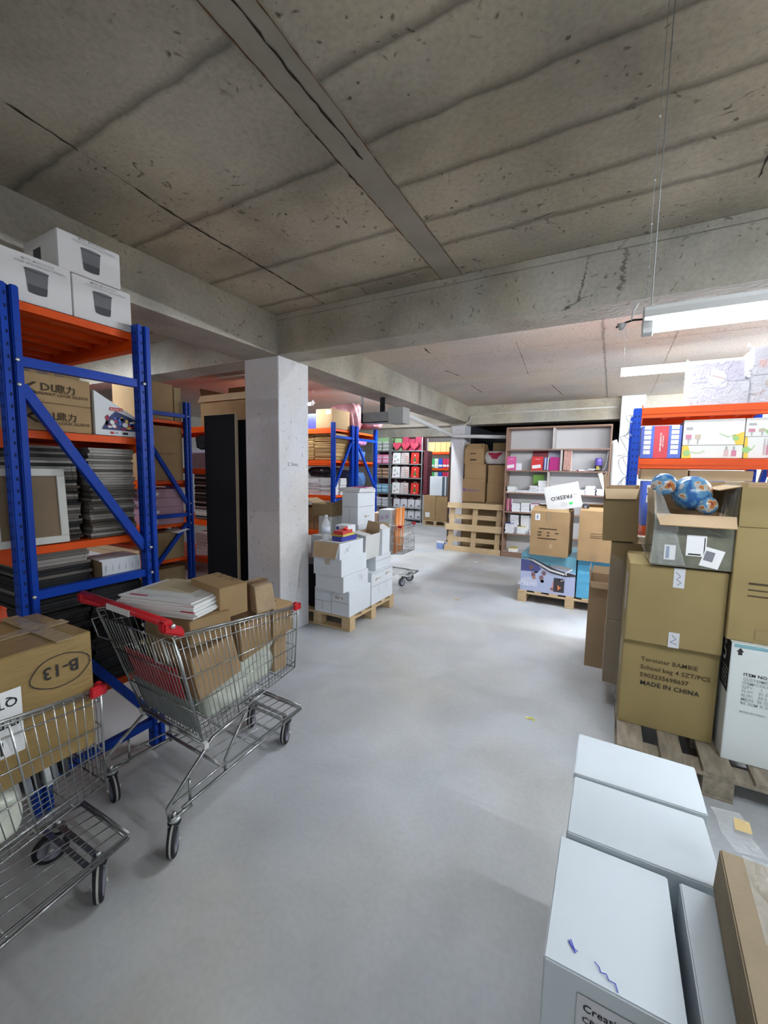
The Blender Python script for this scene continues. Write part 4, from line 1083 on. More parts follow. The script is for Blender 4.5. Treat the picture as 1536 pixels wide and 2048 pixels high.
# bottle and small goods
BOT, nb, bb = nodes_of('clear_plastic'); bb.inputs['Base Color'].default_value = (.85, .9, .95, 1); bb.inputs['Alpha'].default_value = .35; bb.inputs['Roughness'].default_value = .08
t = thing('water_bottle', 'clear plastic water bottle standing on the open white carton', 'bottle', (-2.45, 3.30, .90))
m = MB(); m.lathe([(.0, 0), (.036, 0), (.04, .01), (.04, .06), (.037, .065), (.04, .07), (.04, .15), (.034, .18), (.016, .21), (.014, .235)], BOT, 20); m.build('bottle_body', t)
m = MB(); m.lathe([(.041, .07), (.041, .13)], flat('bottle_label', (.6, .65, .75)), 20); m.build('bottle_label', t)
m = MB(); m.lathe([(0, .228), (.016, .228), (.016, .246), (0, .246)], flat('bottle_cap', (.7, .75, .8)), 14); m.build('cap', t)
m = MB(); m.box((-2.50, 3.22, .896), (-2.23, 3.60, .899), flat('pale_insert', (.62, .63, .6))); o = m.build('card_sheet'); tag(o, 'pale card sheet covering the open white carton under the bottle', 'card')
NAVY = flat('navy_box', (.03, .04, .30), .35); YEL = flat('yellow_card', (.6, .48, .12))
carton('small_box', 'dark blue flat box at the bottom of the little pile on the white cartons', 'box', (-2.36, 3.28, .90), (-2.235, 3.52, .945), body=NAVY, rz=R(-5), seam=False)
carton('small_box', 'yellow and grey flat box in the little pile', 'box', (-2.38, 3.29, .946), (-2.24, 3.5, .968), body=YEL, seam=False)
carton('small_box', 'red flat box in the little pile', 'box', (-2.35, 3.27, .969), (-2.245, 3.48, 1.003), body=flat('red_box', (.5, .04, .04), .35), rz=R(6), seam=False)
carton('small_box', 'white printed tissue box behind the red flat box', 'box', (-2.42, 3.42, .969), (-2.27, 3.56, 1.04), body=WCARD, seam=False, prints={'front': [('d', .025, .04, .018, NAVY), ('r', .06, .03, .13, .035, RED), ('r', .06, .015, .12, .02, MATS['mauve'])]})
m = MB(); m.lathe([(0, 0), (.03, 0), (.02, .02), (.006, .03), (0, .03)], flat('red_ribbon', (.7, .03, .03), .3), 10); o = m.build('ribbon_bow'); o.location = (-2.27, 3.38, 1.004); tag(o, 'red ribbon bow on the red flat box', 'ribbon')
for k in range(5):
    booklet('magazine', 'grey magazine in the pile topping the tall white cartons', 'magazine', (-2.56 + rnd.uniform(-.01, .01), 4.05, 1.348 + .009 * k), (.27, .34, .0088), flat('mag_grey', (.5, .5, .54)), rz=rnd.uniform(-.05, .1), group='magazines on the tall white cartons')
booklet('magazine', 'magenta magazine on top of the tall white cartons', 'magazine', (-2.53, 4.08, 1.394), (.2, .26, .008), flat('magenta', (.42, .01, .2)), rz=.2)
carton('black_case', 'black case low between the pillar and the white cartons', 'box', (-3.02, 3.4, .146), (-2.64, 3.66, .6), body=BLACKM, seam=False)

# ------------------------------------------------------------ left rack goods (x about -2.2)
BIN = flat('bin_print', (.06, .06, .065)); BIN2 = flat('bin_print_mid', (.13, .13, .14)); GREYT = flat('print_text', (.4, .4, .42))
def bin_art(u, v, s):
    """printed waste-paper basket, rim and tapered body"""
    return [('p', [(u - .40 * s, v - .55 * s), (u + .40 * s, v - .55 * s), (u + .5 * s, v + .5 * s), (u - .5 * s, v + .5 * s)], BIN2),
            ('p', [(u - .40 * s, v - .55 * s), (u + .40 * s, v - .55 * s), (u + .44 * s, v - .2 * s), (u - .44 * s, v - .2 * s)], BIN),
            ('d', u, v - .55 * s, .40 * s, BIN, .08 * s), ('d', u, v + .52 * s, .54 * s, BIN, .085 * s), ('d', u, v + .535 * s, .46 * s, BIN2, .06 * s),
            ('t', u - .62 * s, v + .92 * s, .16 * s, 'METAL MESH BASKET', GREYT, 0, .9), ('t', u - .9 * s, v + .74 * s, .16 * s, 'KOSZ BIUROWY DO PAPIERU', GREYT, 0, 1)]
WB = mat('bin_carton', (.62, .60, .60), .6)
for lb, lo, hi, uu in (('white carton with a printed black waste basket, left on the left rack top', (-2.52, .795, 2.293), (-2.246, 1.062, 2.492), .135),
                       ('white carton with a printed black waste basket, right on the left rack top', (-2.52, 1.066, 2.293), (-2.246, 1.335, 2.485), .13),
                       ('white carton with a printed black waste basket, topmost on the left rack', (-2.58, 1.02, 2.494), (-2.26, 1.295, 2.665), .14)):
    carton('bin_carton', lb, 'box', lo, hi, body=WB, jit=.002, prints={'right': bin_art(uu, .095 if 'topmost' not in lb else .08, .085), 'front': [('r', .1, .03, .17, .12, BIN)]})
DL = [('p', [(.035, .12), (.075, .17), (.055, .17), (.012, .12), (.055, .07), (.075, .07)], BINK), ('t', .085, .105, .055, 'DL', BINK, 0, 1.15), ('t', .155, .105, .05, '鼎力', BINK), ('t', .05, .065, .022, 'SUNWAY LOCK GL3510', BINK, 0, 1.1)]
for k in range(2):
    s = .82
    it = [(('t', a[1] * s, a[2] * s * .6 + .0, a[3] * s, *a[4:]) if a[0] == 't' else (a[0], [(u * s, v * s * .6) for u, v in a[1]], a[2])) for a in DL]
    carton('carton', ['brown carton printed DL, lower one on the left rack', 'brown carton printed DL, upper one on the left rack'][k], 'box', (-2.7, .845, 1.753 + .125 * k), (-2.248, 1.118, 1.876 + .125 * k), body=CARD, prints={'right': it})
carton('carton', 'dark brown carton behind the jars on the left rack', 'box', (-3.2, .85, 1.753), (-2.72, 1.3, 2.13), body=CARD2)
for k in range(5):
    t = thing('glass_jar', 'small glass jar with a silver lid on the DL cartons', 'jar', (-2.30 - .05 * (k % 2), .87 + .036 * k, 2.002), group='glass jars on the DL cartons')
    m = MB(); m.lathe([(0, 0), (.015, 0), (.016, .004), (.016, .028), (.013, .033)], BOT, 14); m.build('jar_body', t)
    m = MB(); m.lathe([(0, .033), (.016, .033), (.016, .045), (0, .045)], BOLT, 14); m.build('lid', t)
# sloping toy box
t = thing('toy_box', 'white sloping toy box with a coloured print on the left rack', 'box', (-2.25, 1.235, 1.753))
m = MB()
v = [(-.3, -.1, 0), (0, -.1, 0), (0, .105, 0), (-.3, .105, 0), (-.3, -.1, .215), (0, -.1, .215), (0, .105, .10), (-.3, .105, .10)]
m.hexa([Vector(p) for p in v], mat('toy_white', (.66, .68, .70), .4))
F = Matrix.Translation((.002, -.1, 0)) @ Matrix.Rotation(pi / 2, 4, 'Z') @ Matrix.Rotation(pi / 2, 4, 'X')
C1 = [flat('toy_red', (.5, .04, .05)), flat('toy_blue', (.08, .15, .5)), flat('toy_yel', (.6, .45, .12)), flat('toy_wht', (.75, .75, .75)), flat('toy_nvy', (.04, .05, .14)), flat('toy_mar', (.25, .03, .09))]
its = [('p', [(.03, .028), (.196, .028), (.196, .09), (.1, .125), (.055, .08)], C1[4])]
for k in range(34): its.append(('d', .05 + rnd.random() * .14, .035 + rnd.random() * .055, rnd.uniform(.006, .015), C1[k % 6], rnd.uniform(.004, .012)))
its += [('r', .07, .125, .135, .142, C1[0]), ('t', .074, .129, .011, 'BLOCKS SET', WHITEP), ('t', .09, .01, .014, 'CE', INK), ('r', .07, .008, .085, .02, C1[0]), ('r', .13, .008, .155, .02, INK)]
put(m, its, F)
m.build('body', t)
for k in range(3):
    m = MB(); m.tube([(0, 0, 0), (0, 0, .2)], .018, flat('grey_tube', (.34, .36, .36)), 12); o = m.build('grey_roll'); o.location = (-2.45, 1.22 + .045 * k, 1.753); tag(o, 'grey roll standing behind the sloping toy box', 'roll', 'grey rolls behind the toy box')
# picture frames stacked flat
FRAMES = [flat('frame_grey', (.13, .118, .105), .45), flat('frame_lite', (.27, .25, .23), .35), flat('frame_dark', (.016, .016, .017), .6), flat('frame_brown', (.075, .06, .048), .5), flat('frame_white', (.6, .6, .58), .4)]
GLASSY = flat('frame_insert', (.14, .135, .125), .2)
fmesh = {}
def flat_frame(size, mt):
    key = (size, mt.name)
    if key not in fmesh:
        w, d, h = size; m = MB(); b = .02
        for a, c in (((-w / 2, -d / 2), (w / 2, -d / 2 + b)), ((-w / 2, d / 2 - b), (w / 2, d / 2)), ((-w / 2, -d / 2 + b), (-w / 2 + b, d / 2 - b)), ((w / 2 - b, -d / 2 + b), (w / 2, d / 2 - b))):
            m.box((a[0], a[1], 0), (c[0], c[1], h), mt)
        m.box((-w / 2 + b, -d / 2 + b, h * .3), (w / 2 - b, d / 2 - b, h * .6), GLASSY)
        o = m.build('picture_frame', None, .0012); fmesh[key] = o.data; bpy.data.objects.remove(o)
    return fmesh[key]
def stack_frames(n, c, size, mts, label, group, jit=.008, cat='picture frame', name='picture_frame'):
    z = c[2]
    for k in range(n):
        o = mesh_obj(name, flat_frame(size, mts[rnd.randrange(len(mts))]))
        o.location = (c[0] + rnd.uniform(-jit, jit), c[1] + rnd.uniform(-jit, jit), z); o.rotation_euler = (0, 0, rnd.uniform(-.03, .03)); z += size[2] + .0006
        tag(o, label, cat, group)
stack_frames(34, (-2.42, 1.215, 1.232), (.30, .22, .0128), [FRAMES[0], FRAMES[0], FRAMES[1], FRAMES[3], FRAMES[1]], 'flat picture frame in the right stack of the left rack', 'picture frames in the right stack of the left rack')
stack_frames(34, (-2.44, .955, 1.232), (.30, .22, .0128), [FRAMES[0], FRAMES[3], FRAMES[2], FRAMES[1]], 'flat picture frame in the left stack behind the white frame', 'picture frames in the left stack of the left rack')
stack_frames(30, (-2.80, 1.1, 1.232), (.30, .3, .0145), [FRAMES[2], FRAMES[3]], 'dark picture frame in the stack deep in the left rack', 'dark frames deep in the left rack')
stack_frames(14, (-2.46, .965, .905), (.36, .26, .0155), [FRAMES[2], FRAMES[2], FRAMES[2], FRAMES[0]], 'large dark frame stacked beside the white printed box', 'dark frames on the low left shelf')
stack_frames(4, (-2.43, .96, 1.13), (.34, .24, .016), [FRAMES[1], FRAMES[0]], 'grey frame on top of the dark low pile', 'grey frames on the dark low pile')
stack_frames(26, (-2.45, 1.205, .465), (.38, .255, .0205), [FRAMES[2]], 'black frame in the low pile behind the cart handle', 'black frames low on the left rack', jit=.012)
stack_frames(20, (-2.45, .975, .465), (.38, .19, .0208), [FRAMES[2]], 'black frame in the low pile next to the near rack post', 'black frames by the near rack post', jit=.012)
t = thing('picture_frame', 'large white picture frame showing its brown back, standing on the left rack', 'picture frame', (-2.26, .855, 1.236), 0, None, 0, R(-3))
m = MB(); b = .033; w_, h_ = .285, .345
for a, c in (((-w_ / 2, 0), (w_ / 2, b)), ((-w_ / 2, h_ - b), (w_ / 2, h_)), ((-w_ / 2, b), (-w_ / 2 + b, h_ - b)), ((w_ / 2 - b, b), (w_ / 2, h_ - b))):
    m.box((-.008, a[0], a[1]), (.010, c[0], c[1]), flat('frame_moulding', (.62, .62, .58), .45))
m.build('frame', t, .002)
m = MB(); m.box((-.006, -w_ / 2 + b, b), (.004, w_ / 2 - b, h_ - b), mat('hardboard', (.22, .16, .10), .7, noise=.15, scale=6)); m.build('back_board', t)
m = MB(); m.box((.004, -.015, h_ - b - .018), (.006, .015, h_ - b - .008), STEEL); m.build('hanger', t)
carton('printed_box', 'long white printed box on the low shelf of the left rack', 'box', (-2.42, 1.125, 1.025), (-2.247, 1.33, 1.118), body=WCARD, rz=R(-4), seam=False, jit=.002,
       prints={'right': [('r', .03 + .032 * k, .03, .033 + .032 * k, .06, GREYT) for k in range(6)], 'front': [('r', 0, 0, .21, .09, CARD2)]})
stack_frames(36, (-2.42, 1.22, 1.0), (.3, .22, .0006), [FRAMES[2]], 'x', 'x') if False else None
for k in range(6):
    booklet('booklet', 'printed booklet beneath the grey frames of the left rack', 'booklet', (-2.52 + .01 * k, 1.09, 1.035 + .012 * k), (.2, .16, .011), [flat('cov_blue', (.15, .2, .5)), flat('cov_lilac', (.5, .45, .62)), flat('cov_rose', (.6, .25, .3))][k % 3], rz=rnd.uniform(-.2, .2), group='booklets under the grey frames')
for k in range(2): carton('carton', ['pale carton seen through the left rack, left', 'pale carton seen through the left rack, right'][k], 'box', (-4.0, 1.52 + .29 * k, .58), (-3.5, 1.79 + .27 * k, .90 - .02 * k), body=[WCARD, CARDIN][k])
carton('carton', 'carton under the pale cartons between the left racks, left', 'box', (-4.0, 1.52, 0), (-3.5, 1.79, .579), body=CARD); carton('carton', 'carton under the pale cartons between the left racks, right', 'box', (-4.0, 1.81, 0), (-3.5, 2.06, .579), body=CARD)
# dangling small box and cup on the lamp side
carton('small_box', 'small white and red box high behind the left rack', 'box', (-2.42, 1.16, 2.003), (-2.36, 1.2, 2.05), body=WCARD, seam=False) if False else None
# ------------------------------------------------------------ dim rack behind
carton('carton', 'big dark brown carton on top of the dim rack', 'box', (-4.9, 2.66, 2.115), (-4.335, 3.0, 2.5), body=CARD); carton('carton', 'brown carton at the right on top of the dim rack', 'box', (-4.85, 3.01, 2.115), (-4.335, 3.10, 2.48), body=CARD2)
for k in range(2):
    carton('carton', ['brown carton on the middle shelf of the dim rack, lower', 'brown carton on the middle shelf of the dim rack, upper'][k], 'box', (-4.8, 2.66, 1.443 + .3 * k), (-4.337, 3.10, 1.74 + .3 * k), body=CARD, labels={'right': ship_label(.02, .08, .1, .2)})
PINKC = flat('pink_carton', (.42, .26, .33)); 
for k in range(4):
    carton('pink_carton', 'dusty pink carton stacked on the dim rack', 'box', (-4.75, 2.68 + .02 * (k % 2), .953 + .10 * k), (-4.337, 3.09, 1.05 + .10 * k), body=PINKC, group='pink cartons on the dim rack', prints={'right': [('r', .05, .03, .09, .06, WHITEP)]})
carton('carton', 'brown carton on the lower shelf of the dim rack', 'box', (-4.8, 2.75, .553), (-4.337, 3.08, .86), body=CARD2); carton('carton', 'brown carton at the foot of the dim rack', 'box', (-4.8, 2.7, 0), (-4.337, 3.08, .45), body=CARD2)
booklet('paper_sheet', 'white paper sheet over the edge of the dim rack', 'paper', (-4.35, 3.0, .87), (.25, .15, .006), PAPER, lean=(.2, 0))
open_carton('carton', 'big open brown carton with a pale front flap above the black boards', 'box', (-5.3, 4.10, 2.182), (-4.32, 4.6, 2.62), body=CARD, flaps=((150, .12), (10, .12), (0, .2), (15, .12)), fmat=CARD)
stack_frames(30, (-5.32, 4.23, .83), (.34, .26, .0225), [FRAMES[2], FRAMES[4], FRAMES[0]], 'dark and white frame in the stack by the black boards', 'frames stacked on the hidden dim rack')
carton('carton', 'mauve carton on the dim rack beside the black boards', 'box', (-5.6, 4.1, 1.585), (-5.12, 4.5, 1.85), body=flat('mauve_carton', (.36, .34, .42)))
m = MB(); pil_ = pillow('black_bag', 'black bag above the mauve carton on the dim rack', 'bag', (-5.36, 4.3, 1.852), (.34, .3, .22), BLACKM, seed=31)
for k in range(7):
    booklet('booklet', 'pink and white booklet in the pile beside the black boards', 'booklet', (-5.35, 4.23, .27 + .05 * k), (.3, .25, .048), [PAPER, flat('cov_pink', (.5, .25, .3))][k % 2], rz=rnd.uniform(-.2, .2), group='booklets on the dim rack')
# black boards leaning beside the pillar
def board(label, lo, hi, ry=0.0):
    t = thing('black_board', label, 'board', ((lo[0] + hi[0]) / 2, (lo[1] + hi[1]) / 2, lo[2])); w, d, h = hi[0] - lo[0], hi[1] - lo[1], hi[2] - lo[2]
    m = MB(); m.box((-w / 2, -d / 2, 0), (w / 2, d / 2, h), BLKBOARD); m.build('panel', t, .001)
    m = MB(); m.box((w / 2, -d / 2, 0), (w / 2 + .012, d / 2, h), EDGE); m.box((-w / 2, -d / 2, h), (w / 2 + .012, d / 2, h + .006), EDGE); m.build('edge_strip', t)
    return t
board('tall black board standing left of the white pillar', (-3.83, 3.0, 0), (-3.37, 3.03, 2.14)); board('second black board squeezed between the first one and the pillar', (-3.76, 3.34, 0), (-3.33, 3.37, 2.13))

# ------------------------------------------------------------ envelope rack (x about -3.9, y 5.4)
ENV = mat('brown_envelope', (.50, .33, .14), .7, noise=.1, scale=8)
eds = []
for nm_, cc_ in (('brown_envelope', 0), ('brown_envelope_light', (.60, .42, .2)), ('brown_envelope_dark', (.33, .2, .08))):
    env_m = MB(); env_m.box((-.17, -.24, 0), (.17, .24, .009), MATS.get(nm_) or flat(nm_, cc_)); eo = env_m.build('envelope', None, .002); eds.append(eo.data); bpy.data.objects.remove(eo)
for c in range(2):
    for k in range(38):
        o = mesh_obj('envelope', eds[(0, 0, 1, 0, 2, 0, 0, 1, 2)[rnd.randrange(9)]]); o.location = (-4.125 - .36 * c + rnd.uniform(-.01, .01), 5.71 + rnd.uniform(-.01, .01), 1.7455 + k * .0115); o.rotation_euler = (rnd.uniform(-.004, .004), rnd.uniform(-.004, .004), rnd.uniform(-.04, .04))
        tag(o, 'brown envelope bundle in the tall stack on the envelope rack', 'envelope', 'brown envelopes on the rack right of the pillar')
BKW = [flat('book_white', (.78, .78, .80), .4), flat('book_pale', (.62, .60, .62), .4), flat('book_greyish', (.4, .4, .44), .4)]
bkm = []
for c in BKW:
    m = MB(); m.box((-.12, -.09, 0), (.12, .09, .004), c); m.box((-.118, -.088, .004), (.118, .088, .016), PAPER); m.box((-.12, -.09, .016), (.12, .09, .02), c); o = m.build('book', None, .001); bkm.append(o.data); bpy.data.objects.remove(o)
for c, (x, y) in enumerate([(-4.065, 5.565), (-4.32, 5.565), (-4.575, 5.565), (-4.065, 5.80)]):
    for k in range(13):
        o = mesh_obj('book', bkm[k % 2 if c < 3 else 1 + k % 2]); o.location = (x + rnd.uniform(-.008, .008), y + rnd.uniform(-.008, .008), 1.175 + .0212 * k); o.rotation_euler = (0, 0, rnd.uniform(-.05, .05))
        tag(o, 'white exercise book in the stacks under the black goods of the envelope rack', 'book', 'white book stacks on the envelope rack')
pillow('black_bag', 'black plastic bundle above the white book stacks', 'bag', (-4.25, 5.7, 1.46), (.5, .36, .17), flat('black_film', (.015, .015, .02), .15), seed=40)
carton('carton', 'tall brown carton with a small white label on top of the envelope rack', 'box', (-4.27, 5.47, 2.255), (-3.937, 5.96, 2.56), body=CARD, labels={'front': [('r', .2, .22, .3, .29, PAPER)]})
carton('small_box', 'dark blue box beside the brown carton on the envelope rack', 'box', (-4.48, 5.5, 2.255), (-4.29, 5.7, 2.5), body=NAVY, seam=False)
PINKB = mat('pink_film', (.42, .20, .22), .3, noise=.4, scale=9, bump=.8, bscale=16)
pillow('pink_bundle', 'crumpled pink plastic bundle on top of the rack, nearer one', 'bag', (-4.22, 6.3, 2.258), (.5, .36, .46), PINKB, seed=41, lump=.2)
pillow('pink_bundle', 'crumpled pink plastic bundle at the rear end of the rack top', 'bag', (-4.05, 6.68, 2.345), (.58, .34, .2), PINKB, seed=42, lump=.22)
BLB = mat('blue_bag', (.10, .20, .42), .4, noise=.5, scale=12, bump=.5, bscale=20)
for k, (z, h) in enumerate([(1.175, .43), (1.745, .28), (.585, .43)]):
    pillow('blue_bag', ['big blue bag on the shelf between the crossed braces', 'blue bag on the upper shelf of the rear rack', 'blue bag on the lower shelf of the rear rack'][k], 'bag', (-4.24, 6.45, z + .002), (.42, .46, h * .9), BLB, seed=50 + k)
pillow('pink_bundle', 'pink and blue soft toy bundle on the upper shelf of the rear rack', 'bag', (-4.2, 6.45, 2.03), (.4, .45, .12), mat('pink_blue', (.6, .2, .3), .5, noise=.9, scale=10, dark=(.08, .12, .3)), seed=60)
for k in range(3): carton('carton', 'brown carton on the bottom shelf of the envelope rack', 'box', (-4.33 - .4 * k, 5.5, .585), (-3.94 - .4 * k, 5.95, .95), body=CARD2, group='cartons low on the envelope rack')

# hanging galvanised tray, pipes
t = thing('cable_tray', 'grey metal tray hanging under the ceiling right of the pillar', 'cable tray', (-2.80, 5.1, 2.245))
m = MB(); m.box((-.31, -.1, 0), (.33, .1, .012), STEEL); m.box((-.31, -.1, 0), (.33, -.09, .14), STEEL); m.box((-.31, .09, 0), (.33, .1, .14), STEEL); m.box((.12, -.105, -.02), (.34, .105, .19), flat('tray_grey', (.33, .34, .33))); m.build('tray', t)
for x in (-.3,):
    m = MB(); m.box((x - .015, -.1, .0), (x + .015, -.085, .69), STEEL); m.build('hanger', t)
m = MB(); m.box((-.08, .02, .1), (-.01, .04, .69), BLACKM); m.build('black_hanger', t)
m = MB(); m.tube([(-2.5, 5.2, 2.35), (-2.9, 8.2, 2.33), (-2.86, 8.26, 2.32), (-1.75, 8.26, 2.27)], .035, flat('pipe_grey', (.55, .55, .55), .4), 12); o = m.build('pipe'); tag(o, 'grey drain pipe running under the ceiling to the leaning pallet corner', 'pipe')
m = MB(); m.tube([(0.03, 8.28, .6), (0.03, 8.28, 2.1), (0.0, 8.28, 2.17)], .055, mat('pipe_white', (.72, .72, .70), .4), 16); m.tube([(0.03, 8.26, 1.9), (.2, 8.22, 1.93)], .008, STEEL, 6); o = m.build('pipe'); tag(o, 'thick white vertical pipe right of the bookcase', 'pipe')
m = MB(); m.tube([(-3.02, 8.42, 2.1), (-2.98, 8.42, 2.3), (-3.0, 8.42, 2.54), (-2.72, 8.40, 2.55), (-2.62, 8.44, 2.62), (-2.6, 8.455, 2.72), (-2.3, 8.455, 2.76), (0.03, 8.455, 2.77)], .014, flat('conduit', (.5, .48, .44)), 8); o = m.build('cable_conduit'); tag(o, 'grey cable conduit along the far beam above the bookcase', 'conduit')
for k in range(3):
    m = MB(); pts = [(.18 + .03 * k, 8.325, 2.6)]
    for q in range(24): pts.append((.17 + .06 * k + .07 * sin(q * .9 + k), 8.32, 2.5 - .06 * q + .05 * cos(q * 1.1)))
    m.tube(pts, .003, INK, 5); o = m.build('loose_wire'); tag(o, ['loose dark wire looping down the right pillar, left one', 'loose dark wire looping down the right pillar, middle one', 'loose dark wire looping down the right pillar, right one'][k], 'wire')
# string with beads hanging to the nearest lamp
m = MB(); m.tube([(.06, 1.5, 2.93), (.058, 1.51, 2.5), (.06, 1.50, 2.12)], .0009, STEEL, 5)
for z in (2.62, 2.45, 2.33, 2.26, 2.21, 2.15): m.lathe([(0, -.004), (.003, 0), (0, .004)], WHITEP, 8, Matrix.Translation((.059, 1.505, z)))
o = m.build('string'); tag(o, 'thin string with tiny knots hanging from the ceiling to the nearest lamp', 'string')
t = thing('lamp_cable_end', 'loose grey cable end dangling at the left of the nearest lamp', 'cable', (.03, 1.53, 2.06)); m = MB()
m.tube([(.03, 0, .01), (-.0, 0, .012), (-.03, 0, .005), (-.045, 0, -.004)], .003, INK, 6); m.tube([(.01, 0, .06), (0, 0, .04), (-.005, 0, .01)], .003, WHITEP, 6); m.build('wire', t)
m = MB(); m.lathe([(.0, -.02), (.006, -.018), (.013, 0), (.0, .001)], flat('cap_plastic', (.6, .6, .62), .2), 12, Matrix.Translation((-.03, 0, .005))); m.build('plug_cap', t)
# ------------------------------------------------------------ right rack goods (front at y 3.78)
YR = 3.775
BB = flat('box_blue', (.05, .12, .60), .35); BR_ = flat('box_red', (.55, .01, .03), .35)
def ledger(u0, u1, n=6):
    return [('r', u0, .03 + .037 * k, u1, .06 + .037 * k, WHITEP) for k in range(n)]
carton('printed_box', 'blue box with white squares and a red middle on the right rack', 'box', (.185, YR, 1.723), (.442, YR + .3, 1.965), body=BB, seam=False, jit=.001,
       prints={'front': [('r', .085, 0, .175, .24, BR_)] + ledger(.02, .065) + ledger(.192, .24) + [('t', .122, .19, .016, 'SHARPENER', WHITEP, -pi / 2, 1.6), ('t', .138, .17, .013, 'OFFICE SET', WHITEP, -pi / 2, 1.3)]})
WBX = mat('bright_box', (.82, .82, .80), .4); GR1 = flat('leaf_green', (.35, .6, .25)); YE1 = flat('sun_yellow', (.85, .6, .1)); PK1 = flat('lamp_pink', (.6, .25, .35))
def nursery(w, h, flip=0):
    it = []
    if flip: it += [('p', [(w, .0), (w, h * .5), (w * .82, h * .35), (w * .88, 0)], YE1), ('d', w * .87, h * .25, .018, GR1), ('l', [(w * .6, h * .45), (w * .75, h * .3), (w * .86, h * .4)], .004, GR1), ('r', .015, h * .25, .05, h * .42, PK1), ('r', .03, h * .05, .037, h * .25, GREYT), ('r', .07, h * .25, .105, h * .42, flat('tan_print', (.6, .5, .4))), ('r', .085, h * .05, .092, h * .25, GREYT), ('r', .015, h * .62, .055, h * .72, GREYT)]
    else: it += [('p', [(0, 0), (w * .17, 0), (w * .1, h), (0, h)], YE1), ('d', w * .08, h * .4, .022, GR1), ('l', [(w * .15, h * .5), (w * .28, h * .4), (w * .38, h * .6)], .005, GR1), ('r', w * .70, h * .15, w * .77, h * .65, flat('bottle_print', (.65, .5, .5))), ('r', w * .72, h * .65, w * .75, h * .9, GREYT), ('r', w * .82, h * .15, w * .9, h * .6, PK1), ('r', w * .84, h * .6, w * .87, h * .9, GREYT)]
    return it
for k, (x0, x1, z0, z1, f, lb) in enumerate([(.45, .80, 1.723, 1.815, 0, 'white box with green and yellow print on the right rack, lower'), (.45, .80, 1.817, 2.0, 1, 'white box with small appliance pictures on the right rack, upper'),
                                             (.805, .95, 1.723, 1.87, 0, 'white and yellow printed box at the right edge of the rack, lower'), (.805, .95, 1.872, 2.0, 1, 'white box with pink appliance print at the right edge of the rack, upper')]):
    carton('printed_box', lb, 'box', (x0, YR, z0), (x1, YR + .3, z1), body=WBX, seam=False, jit=.001, prints={'front': nursery(x1 - x0, z1 - z0, f)})
carton('carton', 'long flat brown carton under the second shelf of the right rack, left', 'box', (.2, YR, 1.56), (.50, YR + .3, 1.64), body=CARDIN); carton('carton', 'long flat brown carton under the second shelf of the right rack, right', 'box', (.51, YR, 1.56), (.87, YR + .3, 1.635), body=CARDIN)
GI = [flat('icon_red', (.7, .2, .15)), flat('icon_grey', (.6, .6, .65)), flat('icon_pink', (.75, .4, .45)), flat('icon_sky', (.45, .6, .75))]
def blue_side(n, w): 
    it = []
    for k in range(n):
        u = .03 + k * .072
        it += [('r', u, .255, u + .055, .315, WHITEP), ('d', u + .027, .285, .015, GI[k % 4]), ('r', u, .18, u + .055, .235, WHITEP), ('d', u + .027, .208, .013, GI[(k + 1) % 4])]
    return it
carton('printed_box', 'blue box with small white pictures on the lower shelf of the right rack', 'box', (.475, YR - .01, 1.203), (.765, YR + .3, 1.555), body=BB, seam=False, prints={'front': blue_side(4, .3)})
carton('printed_box', 'blue box half hidden behind the printed balls on the right rack', 'box', (.22, YR, 1.203), (.47, YR + .3, 1.545), body=BB, seam=False, prints={'front': blue_side(3, .3)})
carton('carton', 'mauve grey carton at the right end of the lower rack shelf', 'box', (.77, YR, 1.203), (.93, YR + .3, 1.52), body=flat('mauve_grey', (.4, .33, .35)))
# wrapped goods on the top of the right rack
def wrapped(label, lo, hi, art, body=None):
    t = carton('wrapped_box', label, 'box', lo, hi, body=body or flat('dim_white', (.55, .53, .58)), seam=False, jit=.002, prints={'front': art})
    w, d, h = hi[0] - lo[0], hi[1] - lo[1], hi[2] - lo[2]
    m = MB(); e = .006; i = m.mi(FILM2)
    a, b = w / 2 + e, d / 2 + e
    m.quad([(-a, -b, 0), (a, -b, 0), (a, -b, h + e), (-a, -b, h + e)], FILM2); m.quad([(-a, -b, 0), (-a, b, 0), (-a, b, h + e), (-a, -b, h + e)], FILM2); m.quad([(-a, -b, h + e), (a, -b, h + e), (a, b, h + e), (-a, b, h + e)], FILM2)
    for (x, z, s) in ((-a, h, 1), (-a, h * .45, -1), (-a, h * .3, -1)):
        m.quad([(x, -b, z), (x - .035, -b - .01, z + .035 * s), (x - .045, -b, z + .01 * s), (x, -b + .03, z - .02)], FILM2)
    m.build('plastic_wrap', t); return t
LILAC = flat('lilac_print', (.55, .48, .66)); 
wrapped('film-wrapped white box in the lower row on top of the right rack', (.475, YR, 2.102), (.80, YR + .35, 2.26), [('p', [(.02, .02), (.2, .1), (.3, .14), (.28, .145), (.1, .09), (.0, .03)], LILAC)])
wrapped('film-wrapped lilac box in the upper row on top of the right rack', (.475, YR, 2.262), (.765, YR + .35, 2.40), [('r', 0, .0, .29, .12, flat('lilac_dim', (.42, .38, .5))), ('d', .14, .03, .05, WBX), ('l', [(.1, .05), (.18, .02)], .01, flat('rust_print', (.45, .2, .15)))], flat('lilac_body', (.36, .33, .42)))
wrapped('film-wrapped box with a red picture at the right edge, upper', (.81, YR, 2.29), (1.1, YR + .35, 2.47), [('r', .03, .05, .07, .1, flat('icon_rust', (.6, .25, .2))), ('d', .1, .1, .03, LILAC)])
wrapped('film-wrapped box at the right edge, lower, with a pencil picture', (.81, YR, 2.102), (1.1, YR + .35, 2.285), [('l', [(.02, .05), (.07, .08)], .012, MATS['rust_print']), ('d', .1, .13, .03, flat('tan2', (.5, .35, .25)))])

